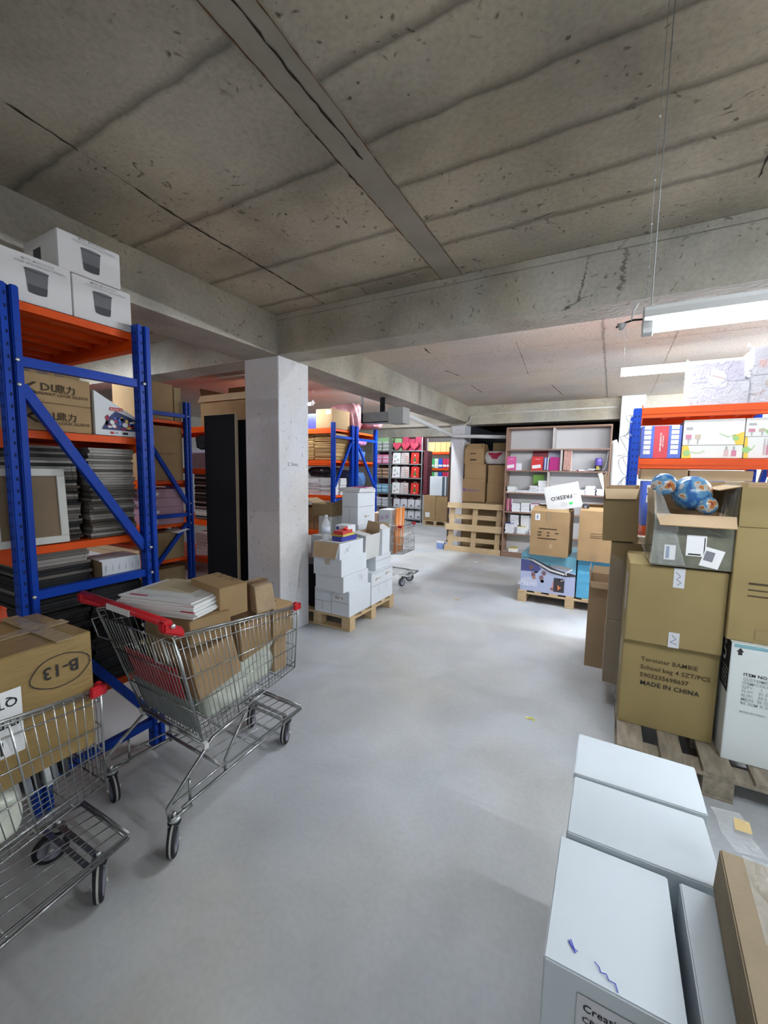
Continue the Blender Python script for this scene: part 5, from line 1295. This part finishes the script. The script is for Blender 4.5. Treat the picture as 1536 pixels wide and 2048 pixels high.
# ------------------------------------------------------------ boat boxes pallet (y about 5.25)
pallet('wooden pallet under the blue boat boxes', (-.93, 5.23, 0), (.25, 6.05, 0), WOOD, axis='y', boards=7, bw=.1)
SKY = flat('boat_sky', (.16, .42, .55), .35); SEA = flat('boat_sea', (.42, .47, .66), .35); DRK = flat('boat_dark', (.04, .035, .04), .35); NV = flat('boat_navy', (.09, .10, .28), .35)
bw_, bh_ = .62, .47
art = [('p', [(0, 0), (bw_, 0), (bw_, .28), (.2, .36), (0, .36)], SEA), ('p', [(0, .24), (.2, .25), (.24, .29), (.17, .36), (0, .39)], NV), ('d', .1, .12, .1, flat('boat_haze', (.55, .58, .72)), .05),
       ('p', [(.0, .42), (.12, .37), (.34, .255), (.5, .225), (.62, .24), (.62, .265), (.42, .30), (.15, .40)], DRK), ('p', [(.03, .41), (.14, .372), (.33, .278), (.5, .245), (.5, .265), (.34, .30), (.15, .392)], flat('boat_white', (.75, .76, .78))),
       ('p', [(.30, .31), (.5, .24), (.61, .245), (.61, .262), (.5, .258), (.34, .318)], flat('boat_yellow', (.6, .4, .08))), ('p', [(.33, .335), (.5, .30), (.58, .31), (.56, .34), (.45, .355), (.36, .35)], flat('boat_grey', (.3, .3, .3))),
       ('l', [(.58, .325), (.51, .27), (.52, .25)], .014, MATS['boat_white']), ('l', [(.32, .355), (.34, .345)], .008, INK)]
for (u, v) in ((.15, .21), (.18, .26), (.245, .18), (.27, .24), (.12, .30)): art.append(('d', u, v, .026, flat('boat_people', (.22, .13, .15)), .03))
for (u, v) in ((.16, .17), (.255, .14)): art.append(('d', u, v, .022, flat('boat_skin', (.4, .22, .16)), .02))
art += [('r', .37, .045, .41, .15, flat('boat_rim', (.6, .3, .35))), ('r', .385, .03, .505, .20, DRK), ('t', .47, .115, .085, '4', flat('boat_orange', (.75, .25, .08)), pi), ('d', .37, .06, .018, flat('boat_brown', (.3, .12, .1)))]
art += [('d', .405 + .022 * k, .185 - .012 * (k % 2), .007, WHITEP) for k in range(5)] + [('d', .45, .155, .011, WHITEP), ('t', .20, .115, .075, 'INTEX', flat('boat_logo', (.72, .75, .85)), pi, 1.05)]
carton('boat_box', 'picture box of an inflatable boat lying upside down, on the far pallet', 'box', (-.91, 5.25, .146), (-.29, 5.95, .615), body=SKY, seam=False, prints={'front': art})
carton('boat_box', 'plain bright blue boat box beside the picture box', 'box', (-.275, 5.25, .146), (.25, 5.95, .60), body=flat('cyan_box', (.09, .38, .60), .35), seam=False, prints={'front': [('r', .02 + .08 * (k % 3), .1 + .09 * (k // 3), .07 + .08 * (k % 3), .15 + .09 * (k // 3), flat('cyan_lo', (.12, .42, .62))) for k in range(9)]})
FT = [('r', .10, .315, .30, .328, BINK), ('r', .085, .27, .13, .285, BINK), ('r', .085, .235, .13, .25, BINK), ('r', .19, .27, .22, .285, BINK), ('r', .19, .235, .22, .25, BINK), ('r', .28, .27, .32, .282, BINK), ('r', .085, .20, .30, .212, BINK)]
open_carton('carton', 'worn brown carton with a small white label, on the picture boat box', 'box', (-.80, 5.17, .617), (-.38, 5.6, 1.145), body=CARD, rz=R(-3), flaps=((-62, .12), (-75, .03), (-60, .12), None), prints={'front': FT + [('r', .17, .42, .23, .53, mat('tape_patch', (.3, .21, .12), .3)), ('p', [(.22, .09), (.25, .10), (.26, .14), (.23, .15)], CARDIN)]}, labels={'front': [('r', .05, .42, .105, .495, PAPER), ('r', .065, .435, .085, .48, flat('lab_ink', (.25, .28, .33)))]})
open_carton('carton', 'brown carton on the bright blue boat box', 'box', (-.285, 5.2, .602), (.16, 5.65, 1.175), body=CARD, flaps=((-70, .11), None, (-60, .12), (-30, .05)), prints={'front': [('r', .12, .315, .27, .32, BINK), ('r', .12, .29, .27, .295, BINK), ('r', .12, .27, .27, .275, BINK), ('r', .14, .02, .2, .08, MATS['tape_patch'])]})
t = carton('white_carton', 'tilted white carton with handwriting upside down, on the worn brown carton', 'box', (-.635, 5.22, 1.175), (-.265, 5.40, 1.47), body=mat('fresh_carton', (.62, .62, .61), .55), lean=(0, R(-13)), seam=False, jit=.002,
           prints={'front': [('t', .295, .165, .062, 'FRESKO', INK, pi, 1.05), ('l', [(.31, .155), (.345, .158)], .003, INK), ('e', .195, .06, .022, .022, .003, GREYT), ('p', [(.245, .075), (.285, .075), (.285, .05), (.25, .048)], flat('recycle_green', (.05, .6, .15)))]})
m = MB(); m.lathe([(0, -.02), (.035, -.016), (.042, 0), (.035, .016), (0, .02)], RUBBER, 20, Matrix.Translation((0, 0, .042)) @ Matrix.Rotation(pi / 2, 4, 'X')); m.lathe([(0, -.022), (.016, -.022), (.016, .022), (0, .022)], HUB, 14, Matrix.Translation((0, 0, .042)) @ Matrix.Rotation(pi / 2, 4, 'X'))
o = m.build('tape_roll'); o.location = (-.235, 5.28, 1.17); tag(o, 'black tape roll between the tilted white carton and the brown carton', 'tape roll')
m = MB(); m.hexa([Vector(p) for p in ((-.03, 0, 0), (.03, 0, 0), (.03, .01, 0), (-.03, .01, 0), (-.17, .0, .42), (-.13, .0, .43), (-.13, .01, .43), (-.17, .01, .42))], mat('white_strip', (.72, .62, .5), .5))
o = m.build('wood_strip'); o.location = (.04, 5.30, 1.178); tag(o, 'pale thin strip leaning up from the second brown carton', 'strip')

# ------------------------------------------------------------ bookcase
BX0, BX1, BY0, BY1, BZ = -1.75, -.02, 7.91, 8.22, 2.42
t = thing('bookcase', 'tall wide bookcase with brown edges and pale inside', 'bookcase', ((BX0 + BX1) / 2, (BY0 + BY1) / 2, 0))
off = Vector(((BX0 + BX1) / 2, (BY0 + BY1) / 2, 0))
BRN = mat('brown_veneer', (.30, .18, .13), .5, noise=.2, scale=3); GRV = mat('grey_veneer', (.50, .46, .44), .5); 
def bc(name, lo, hi, mt):
    m = MB(); m.box(Vector(lo) - off, Vector(hi) - off, mt); return m.build(name, t, .0015)
bc('side_panel', (BX0, BY0, 0), (BX0 + .025, BY1, BZ), BRN); bc('side_panel', (BX1 - .025, BY0, 0), (BX1, BY1, BZ), BRN)
bc('top_panel', (BX0 + .026, BY0, BZ - .03), (BX1 - .026, BY1, BZ), BRN); bc('back_panel', (BX0 + .026, BY1 - .01, .0), (BX1 - .026, BY1 - .004, BZ - .031), mat('back_board', (.52, .51, .51), .5))
SH = [2.02, 1.635, 1.225, .865, .455, .10]
for z in SH:
    bc('shelf', (BX0 + .027, BY0 + .004, z - .024), (BX1 - .027, BY1 - .012, z), GRV)
    o = bc('shelf_edge', (BX0 + .027, BY0, z - .024), (BX1 - .027, BY0 + .003, z), BRN)
bc('plinth', (BX0 + .027, BY0 + .01, 0), (BX1 - .027, BY0 + .03, .075), BRN)
for (x, z0, z1) in ((-.94, 2.021, BZ - .031), (-.80, 1.636, 1.995), (-1.0, 1.226, 1.61)): bc('divider', (x, BY0 + .003, z0), (x + .03, BY1 - .012, z1), GRV)
COV = {n: flat('cover_' + n, c, .4) for n, c in dict(magenta=(.45, .02, .2), red=(.6, .05, .05), pink=(.6, .1, .3), green=(.15, .32, .05), white=(.75, .76, .82), lilac=(.5, .48, .6), blue=(.08, .1, .4), yellow=(.6, .5, .08), grey=(.35, .35, .38), maroon=(.22, .05, .06), salmon=(.68, .38, .32), orange=(.7, .35, .1)).items()}
pm = {}
def book_mesh(c):
    if c not in pm:
        m = MB(); m.box((-.075, -.105, 0), (.075, .105, .002), COV[c]); m.box((-.073, -.103, .002), (.073, .103, .020), PAPER); m.box((-.075, -.105, .020), (.075, .105, .022), COV[c]); m.box((-.0755, -.105, 0), (-.073, .105, .022), COV[c])
        o = m.build('book', None); pm[c] = o.data; bpy.data.objects.remove(o)
    return pm[c]
def book_stack(x, z, n, cols, label, group, top=None, y=BY0 + .13):
    for k in range(n):
        c = cols[k % len(cols)] if not (top and k == n - 1) else top
        o = mesh_obj('book', book_mesh(c)); o.location = (x + rnd.uniform(-.006, .006), y + rnd.uniform(-.01, .01), z + .0005 + .0226 * k); o.rotation_euler = (0, 0, rnd.uniform(-.05, .05)); tag(o, label, 'book', group)
def stand_book(x, z, h, w, c, label, group=None, rz=0, ry=0, y=BY0 + .06, th=.015, lab=False):
    m = MB(); m.box((-w / 2, -th / 2, 0), (w / 2, -th / 2 + .002, h), COV[c]); m.box((-w / 2 + .001, -th / 2 + .002, .001), (w / 2 - .001, th / 2 - .002, h - .001), PAPER); m.box((-w / 2, th / 2 - .002, 0), (w / 2, th / 2, h), COV[c])
    if lab: put(m, [('p', [(.02, .03), (w * .85, .05), (w * .8, .11), (.01, .09)], PAPER), ('r', .06, h * .8, w * .7, h * .83, COV['white'])], Matrix.Translation((-w / 2, -th / 2 - .001, 0)) @ Matrix.Rotation(pi / 2, 4, 'X'))
    o = m.build('book', None); o.location = (x, y, z + .001); o.rotation_euler = (R(-6), ry, rz); return tag(o, label, 'book', group)
# shelf 2 (z 1.635)
stand_book(-1.65, 1.635, .25, .17, 'pink', 'magenta notebook with a white note, far left on the second shelf', lab=True, rz=.1)
stand_book(-1.52, 1.635, .13, .10, 'white', 'small white book behind the magenta notebook', y=BY0 + .12)
stand_book(-1.19, 1.635, .25, .2, 'red', 'bright red notebook with a white note on the second shelf', lab=True, rz=-.05)
stand_book(-1.17, 1.635, .36, .27, 'maroon', 'dark maroon picture folder standing at the back of the second shelf', y=BY1 - .06)
stand_book(-.93, 1.635, .34, .2, 'lilac', 'tall pale folder at the back of the second shelf', y=BY1 - .06)
for k in range(4): stand_book(-1.07 + .022 * k, 1.635, .23, .012, 'white' if k % 2 else 'blue', 'thin book standing upright between the red and magenta notebooks', 'upright thin books on the second shelf', rz=0, th=.18, y=BY0 + .13)
stand_book(-.90, 1.635, .24, .19, 'magenta', 'plain magenta notebook leaning right on the second shelf', ry=.12)
for k in range(5): stand_book(-.735 + .026 * k, 1.635, .36, .018, 'salmon', 'tall salmon binder beside the divider', 'salmon binders on the second shelf', th=.2, y=BY0 + .14)
for k, (x, c) in enumerate([(-.52, 'maroon'), (-.40, 'white'), (-.28, 'lilac'), (-.45, 'magenta')]):
    booklet('magazine', ['loose maroon magazine lying on the second shelf', 'loose white magazine lying on the second shelf', 'loose lilac magazine lying on the second shelf', 'loose magenta magazine under the white one'][k], 'magazine', (x, BY0 + .14, 1.637 + .013 * (k % 3)), (.24, .2, .012), COV[c], rz=.2 * k)
m = MB(); m.lathe([(0, 0), (.055, 0), (.058, .02), (.058, .10)], flat('can_black', (.03, .03, .03), .3), 20); m.lathe([(.058, .10), (.058, .21), (.045, .225), (0, .225)], flat('can_purple', (.16, .12, .5), .3), 20)
m.text('B', .09, Matrix.Translation((-.03, -.0605, .025)) @ Matrix.Rotation(pi / 2, 4, 'X'), YEL)
o = m.build('paint_can'); o.location = (-.20, BY0 + .1, 1.636); tag(o, 'purple and black can with a yellow B on the second shelf', 'can')
m = MB(); pts = [(-.09, 0), (-.03, .02), (.0, .08), (.02, .2), (.03, .34)]
for a, b in zip(pts, pts[1:]): m.hexa([Vector(p) for p in ((a[0], -.1, a[1]), (a[0] + .006, -.1, a[1]), (a[0] + .006, .1, a[1]), (a[0], .1, a[1]), (b[0], -.1, b[1] + .001), (b[0] + .006, -.1, b[1] + .001), (b[0] + .006, .1, b[1] + .001), (b[0], .1, b[1] + .001))], PAPER)
o = m.build('bent_folder'); o.location = (-.095, BY0 + .14, 1.637); tag(o, 'white sheet pad curling against the right side of the second shelf', 'paper')
# shelf 3 (z 1.225)
book_stack(-1.62, 1.225, 5, ['white', 'yellow', 'white'], 'book in the low heap at the left of the third shelf', 'books at the left of the third shelf', top='green')
for k, x in enumerate((-1.47, -1.36)): book_stack(x, 1.225, 2, ['white', 'lilac'], 'book in the lowest row of the third shelf', 'low books on the third shelf')
book_stack(-1.22, 1.225, 6, ['white', 'lilac', 'grey'], 'book in the middle pile of the third shelf', 'middle pile on the third shelf', top='grey')
book_stack(-1.07, 1.225, 10, ['white', 'white', 'lilac'], 'book in the tall pile left of the third shelf divider', 'tall pile by the third shelf divider')
stand_book(-1.17, 1.37, .19, .2, 'green', 'green covered book leaning above the middle pile', rz=.1, y=BY0 + .2)
for k, x in enumerate((-.9, -.75, -.6, -.45)): book_stack(x, 1.225, 4 if k < 3 else 4, ['white'], 'white book in the even row right of the divider', 'white book row on the third shelf')
book_stack(-.30, 1.225, 7, ['white'], 'white book in the higher pile near the right end of the third shelf', 'right piles on the third shelf'); book_stack(-.12, 1.225, 5, ['white'], 'white book in the last pile of the third shelf', 'last pile on the third shelf')
# shelf 4 (.865)
for k in range(5): stand_book(-1.7 + .02 * k, .865, .23, .014, ['maroon', 'pink', 'salmon', 'maroon', 'magenta'][k], 'red and pink book spine standing at the left of the fourth shelf', 'upright red books on the fourth shelf', th=.18, y=BY0 + .12)
for k, (x, n) in enumerate(((-1.52, 7), (-1.35, 8), (-1.18, 7), (-1.02, 8), (-.85, 7))):
    book_stack(x, .865, n, ['white', 'white', 'lilac'], 'white book in pile %s on the fourth shelf' % ['nearest the red spines', 'right of the red spines', 'with the pink top', 'with the pale top', 'behind the tilted carton'][k], 'fourth shelf pile ' + 'abcde'[k], top=['lilac', 'green', 'pink', 'white', 'grey'][k])
# shelf 5 (.455)
for k, (x, n, cl, tp, yy) in enumerate(((-1.62, 8, ['white', 'lilac'], 'blue', .1), (-1.40, 6, ['white'], 'yellow', .1), (-1.18, 4, ['white', 'lilac'], 'orange', .1), (-1.12, 8, ['grey', 'white'], 'grey', .2), (-1.55, 15, ['grey', 'lilac'], 'grey', .205), (-1.36, 15, ['grey', 'white'], 'grey', .205))):
    if k == 3: x = -.99
    book_stack(x, .455, n, cl, 'book in the %s pile on the fifth shelf' % ['blue-topped', 'yellow-topped', 'orange-topped', 'short grey', 'tall grey left', 'tall grey right'][k], 'fifth shelf pile ' + 'abcdef'[k], top=tp, y=BY0 + yy)
book_stack(-1.55, .10, 3, ['white', 'yellow'], 'book in the small pile at the bottom of the bookcase', 'bottom shelf books', top='yellow')

# ------------------------------------------------------------ cartons and pallet left of the bookcase
YB = 8.33
for lb, lo, hi, b in [('brown carton with a purple logo and faint word behind the leaning pallet', (-2.69, YB, .98), (-2.22, YB + .4, 1.455), CARD),
                      ('brown carton above the logo carton behind the leaning pallet', (-2.66, YB, 1.457), (-2.22, YB + .4, 1.75), CARD),
                      ('brown carton low behind the leaning pallet, left', (-2.69, YB + .05, 0), (-2.2, YB + .45, .48), CARD2), ('brown carton above the low left one behind the leaning pallet', (-2.69, YB + .05, .482), (-2.2, YB + .45, .978), CARD2),
                      ('brown carton at the foot of the right column behind the leaning pallet', (-2.19, YB, 0), (-1.8, YB + .4, .5), CARD2), ('second brown carton of the right column behind the leaning pallet', (-2.19, YB, .502), (-1.8, YB + .4, 1.0), CARD2),
                      ('third brown carton of the right column beside the bookcase', (-2.18, YB, 1.002), (-1.79, YB + .4, 1.37), CARD), ('fourth brown carton of the right column beside the bookcase', (-2.17, YB, 1.372), (-1.79, YB + .4, 1.58), CARD),
                      ('fifth brown carton of the right column under the white sack', (-2.17, YB, 1.582), (-1.79, YB + .4, 1.73), CARD)]:
    pr = {'front': [('d', .04, .24, .03, flat('logo_purple', (.12, .08, .4))), ('d', .045, .24, .015, CARD), ('t', .08, .222, .05, 'Cosmoscow', MATS['logo_purple'], 0, 1.05)]} if 'logo and' in lb else None
    carton('carton', lb, 'box', lo, hi, body=b, prints=pr, tape=.05 if 'above the logo' in lb else None)
t = open_carton('carton', 'brown carton with peaked flaps at the top of the left column', 'box', (-2.67, YB, 1.752), (-2.27, YB + .38, 2.05), body=CARD, flaps=((-35, .14), (-20, .12), (-35, .14), (-35, .12)), prints={'front': [('r', .12, .2, .24, .22, BINK), ('r', .12, .07, .25, .10, BINK)]})
pillow('white_sack', 'white sack with a red emblem lying on the carton column beside the bookcase', 'sack', (-2.02, YB + .18, 1.735), (.52, .3, .27), mat('sack_white', (.6, .58, .55), .35, noise=.25, scale=14, bump=.5), seed=70)
m = MB(); m.quad([(-2.16, YB + .005, 1.93), (-1.94, YB + .0, 1.92), (-1.9, YB + .04, 1.99), (-2.2, YB + .04, 1.98)], flat('emblem_red', (.35, .03, .06))); m.quad([(-2.1, YB - .003, 1.86), (-2.0, YB - .003, 1.85), (-1.96, YB + .003, 1.925), (-2.14, YB + .003, 1.93)], MATS['emblem_red']); m.build('emblem', bpy.data.objects['white_sack']).matrix_parent_inverse = bpy.data.objects['white_sack'].matrix_world.inverted() if False else Matrix.Translation((2.02, -(YB + .18), -1.735))
carton('carton', 'dark brown carton behind the white sack', 'box', (-2.2, YB + .42, 1.0), (-1.8, YB + .52, 2.2), body=CARD2)
# leaning pallet: faces camera with its underside
t = thing('wooden_pallet', 'light wooden pallet leaning upright against the cartons left of the bookcase', 'pallet', (-2.335, 7.90, 0), 0, None, R(-9))
pw, ph = 1.11, .98
def lp(name, x0, z0, x1, z1, y0, y1):
    m = MB(); m.box((x0 - pw / 2, y0, z0), (x1 - pw / 2, y1, z1), WOOD); m.build(name, t, .002)
for k, z in enumerate((0.0, .42, .87)): lp('bottom_board', -.01 if k != 1 else -.02, z, pw + .01, z + (.11 if k != 1 else .13), 0, .018)
for x in (0.03, pw / 2 - .05, pw - .13):
    lp('stringer_board', x, .0, x + .1, .98, .078, .096)
    for z in (0.0, .43, .87): lp('block', x, z, x + .1, z + .1, .02, .076)
for z in (0.0, .2, .42, .66, .88): lp('deck_board', 0, z, pw, z + (.09 if z in (.2, .66) else .1), .098, .116)
carton('bundle', 'small blue and black bundle on the floor left of the leaning pallet', 'bundle', (-3.08, 7.95, 0), (-2.94, 8.1, .12), body=flat('bundle_blue', (.25, .35, .65)), seam=False)
booklet('magazine', 'dark folded magazines on the small blue bundle', 'magazine', (-3.0, 8.03, .121), (.15, .16, .05), COV['grey'])
m = MB(); m.box((-3.21, 8.9, 0), (-3.02, 8.93, 2.15), mat('wenge', (.10, .06, .045), .5)); o = m.build('brown_board'); tag(o, 'tall dark brown board standing left of the far pillar', 'board')

# ------------------------------------------------------------ far shop shelving (y about 11.6)
def gondola(label, x0, x1, y0, y1, ztop, levels, group=None):
    t = thing('metal_shelving', label, 'shelving', ((x0 + x1) / 2, (y0 + y1) / 2, 0)); o_ = Vector(t.location)
    def q(name, lo, hi, mt):
        m = MB(); m.box(Vector(lo) - o_, Vector(hi) - o_, mt); m.build(name, t)
    for x in (x0, x1 - .03):
        for y in (y0, y1 - .03): q('post', (x, y, 0), (x + .03, y + .03, ztop), STEEL)
    for z in levels: q('shelf', (x0 + .031, y0 + .0, z - .03), (x1 - .031, y1, z), STEEL)
    q('base', (x0 + .031, y0 + .01, 0.0), (x1 - .031, y1, .06), BLACKM)
    q('back_panel', (x0 + .031, y1 - .01, .1), (x1 - .031, y1 - .002, ztop), flat('panel_dim', (.12, .05, .06)))
LV = [2.21, 1.80, 1.37, .87, .44, .10]
gondola('grey metal shelving with gift bags at the far end', -6.13, -5.03, 11.6, 12.05, 2.6, LV)
gondola('grey metal shelving with folded coloured bags left of the gift bags', -6.78, -6.15, 11.6, 12.05, 2.6, LV)
# gift bag prototype: body, two handles
def gift_bag(mt, art, label, group, loc, size=(.26, .09, .34)):
    w, d, h = size
    t = thing('gift_bag', label, 'gift bag', loc, 0, group)
    m = MB(); m.hexa([Vector(p) for p in ((-w / 2, -d / 2, 0), (w / 2, -d / 2, 0), (w / 2, d / 2, 0), (-w / 2, d / 2, 0), (-w / 2, -.012, h), (w / 2, -.012, h), (w / 2, .012, h), (-w / 2, .012, h))], mt)
    if art: put(m, art, Matrix.Translation((-w / 2, -d / 2 - .004, 0)) @ Matrix.Rotation(pi / 2 - math.atan((d / 2 - .012) / h), 4, 'X'))
    m.build('bag_body', t)
    m = MB(); m.tube([(-.05, 0, h - .01), (-.04, 0, h + .035), (.04, 0, h + .035), (.05, 0, h - .01)], .004, WHITEP, 5); m.build('handle', t)
    return t
GW = flat('bag_white', (.8, .8, .8), .4); GP = flat('bag_pattern', (.66, .58, .56), .4); GRd = flat('bag_red', (.6, .04, .03), .4); GG = flat('tree_green', (.03, .18, .06))
aw = [('d', .09, .22, .035, GG), ('d', .09, .22, .022, GW), ('d', .18, .12, .03, GREYT), ('d', .08, .08, .03, flat('print_mauve', (.35, .2, .25)))]
ap = [('d', .05 + .055 * (k % 4), .05 + .06 * (k // 4), .017, [GREYT, GRd, GG, MATS['print_mauve']][(k * 3) % 4]) for k in range(18)]
ar = [('p', [(.08, .08), (.18, .08), (.13, .24)], GG), ('d', .13, .26, .02, WHITEP), ('r', .10, .03, .16, .05, WHITEP)]
base = {}
for r, z in enumerate((1.80, 1.37, .87)):
    for c, (mt, art, x) in enumerate(((GW, aw, -5.93), (GP, ap, -5.64), (GRd, ar, -5.30))):
        lb = '%s gift bag on the %s row of the far metal shelving' % (['white Christmas', 'patterned', 'red Christmas tree'][c], ['upper', 'middle', 'lower'][r])
        if r == 0: base[c] = gift_bag(mt, art, lb, None, (x, 11.68, z + .002))
        else: dup(base[c], (x + rnd.uniform(-.02, .02), 11.68, z + .002), 0, lb)
GY = flat('bag_grey', (.62, .62, .66), .35)
ag = [('r', .02, .02, .2, .03, GREYT), ('d', .12, .07, .05, flat('car_print', (.18, .18, .22)), .025)]
g0 = None
for r, z in enumerate((.44, .10)):
    for k in range(4):
        lb = 'pale grey gift bag with a dark print on the lower shelves'
        if g0 is None: g0 = gift_bag(GY, ag, lb, 'grey gift bags on the far shelving', (-5.9 + .25 * k, 11.68, z + .002), (.22, .08, .26))
        else: dup(g0, (-5.9 + .25 * k, 11.68, z + .002), 0, lb, 'grey gift bags on the far shelving')
PKH = flat('heart_pink', (.7, .08, .14), .35)
for k in range(3):
    m = MB(); i = m.mi(PKH); N = 26; pts = []
    for q in range(N):
        a = 2 * pi * q / N; pts.append((.011 * 16 * sin(a) ** 3 / 1.6 * 1.25, .011 * (13 * cos(a) - 5 * cos(2 * a) - 2 * cos(3 * a) - cos(4 * a)) / 1.3))
    A = [m.bm.verts.new((x, -.05, z + .147)) for x, z in pts]; B = [m.bm.verts.new((x, .05, z + .147)) for x, z in pts]
    m.bm.faces.new(A); m.bm.faces.new(B[::-1])
    for q in range(N): m.bm.faces.new((A[q], B[q], B[(q + 1) % N], A[(q + 1) % N]))
    o = m.build('heart_box'); o.location = (-5.92 + .3 * k, 11.68, 2.212); tag(o, 'pink heart-shaped box in the row on top of the far shelving', 'heart box', 'pink heart boxes')
for k in range(3): carton('pink_box', 'tall pink box behind the hearts on the far shelving', 'box', (-5.8 + .22 * k, 11.8, 2.212), (-5.6 + .22 * k, 12.0, 2.63 - .06 * (k % 2)), body=flat('pink_hot', (.6, .08, .16)), seam=False, group='pink boxes behind the hearts')
carton('green_box', 'light green box at the top left of the heart boxes', 'box', (-6.08, 11.8, 2.212), (-5.84, 12.0, 2.6), body=flat('green_lite', (.35, .6, .3)), seam=False)
for lv, (z, c1, c2, nm) in enumerate(((2.21, (.62, .66, .62), (.35, .4, .38), 'white'), (1.80, (.75, .25, .42), (.7, .5, .6), 'pink'), (1.37, (.45, .3, .2), (.2, .13, .1), 'brown'), (.87, (.2, .4, .55), (.4, .6, .75), 'blue'), (.44, (.6, .62, .68), (.45, .46, .5), 'grey'))):
    for k in range(5):
        for c in range(2):
            m = MB(); m.box((-.118, -.15, 0), (.118, .15, .055), flat('fold_%s%d' % (nm, k % 2), (c1, c2)[k % 2])); o = m.build('folded_bag', None, .012); o.location = (-6.59 + .28 * c, 11.78, z + .006 + .0565 * k); o.rotation_euler = (rnd.uniform(-.02, .02), rnd.uniform(-.03, .03), rnd.uniform(-.05, .05))
            tag(o, 'folded %s bag stacked on the left far shelving' % nm, 'folded bag', 'folded %s bags' % nm)
carton('green_box', 'long light green box on top of the left far shelving', 'box', (-6.7, 11.7, 2.5), (-6.2, 12.0, 2.62), body=MATS['green_lite'], seam=False)
for k, z in enumerate((1.75, 1.306, .861)):
    carton('maroon_box', 'dark maroon goods on the end of the far shelving, %s' % ['top', 'middle', 'bottom'][k], 'box', (-4.99, 11.62, z), (-4.87, 12.0, z + .44), body=flat('maroon_goods', (.13, .03, .045)), seam=False)
m = MB(); m.box((-5.0, 11.62, 0), (-4.86, 12.02, .86), flat('end_panel', (.4, .4, .43))); o = m.build('end_display'); tag(o, 'pale grey end panel of the far shelving under the maroon goods', 'panel')
# far pallet with two brown cartons and a white box
pallet('small wooden pallet at the far end under two brown cartons', (-4.8, 11.23, 0), (-4.05, 11.85, 0), WOOD, axis='x', boards=5, bw=.08)
carton('carton', 'brown carton with a white label on the far pallet, left', 'box', (-4.79, 11.23, .146), (-4.42, 11.6, .88), body=CARD, labels={'front': [('r', .06, .1, .2, .24, PAPER)]}); carton('carton', 'brown carton on the far pallet, right', 'box', (-4.41, 11.23, .146), (-4.06, 11.6, .87), body=CARD)
carton('printer_box', 'white box with a dark side standing on the far brown cartons', 'box', (-4.62, 11.25, .885), (-4.12, 11.55, 1.44), body=WCARD, seam=False, prints={'front': [('r', .38, 0, .46, .55, flat('dark_teal', (.08, .12, .15))), ('e', .12, .3, .04, .07, .006, LILAC), ('e', .25, .28, .04, .07, .006, LILAC)]})
# far rack goods
for k in range(6):
    m = MB(); c = [(.6, .75, .6), (.05, .4, .12), (.6, .75, .6), (.03, .1, .5), (.5, .03, .08), (.6, .05, .15)][k]
    m.box((-.07, -.13, 0), (.07, .13, .33), flat('file_%d' % k, c)); m.box((-.068, -.132, .05), (.068, -.13, .12), WHITEP)
    for lv in (0, 1):
        if lv == 0: o = m.build('box_file'); dd = o.data
        else: o = mesh_obj('box_file', dd)
        o.location = (-5.82 + .155 * k, 14.1, 1.702 if lv == 0 else 1.222); tag(o, 'coloured box file on the %s shelf of the far orange rack' % ['upper', 'lower'][lv], 'box file', 'box files on the far rack, %s' % ['upper', 'lower'][lv])
for k in range(5): carton('carton', 'yellowish carton in the row on top of the far orange rack', 'box', (-6.0 + .21 * k, 14.0, 2.272), (-5.8 + .21 * k, 14.4, 2.62), body=flat('yellow_carton', (.7, .5, .2)), group='cartons on the far orange rack')
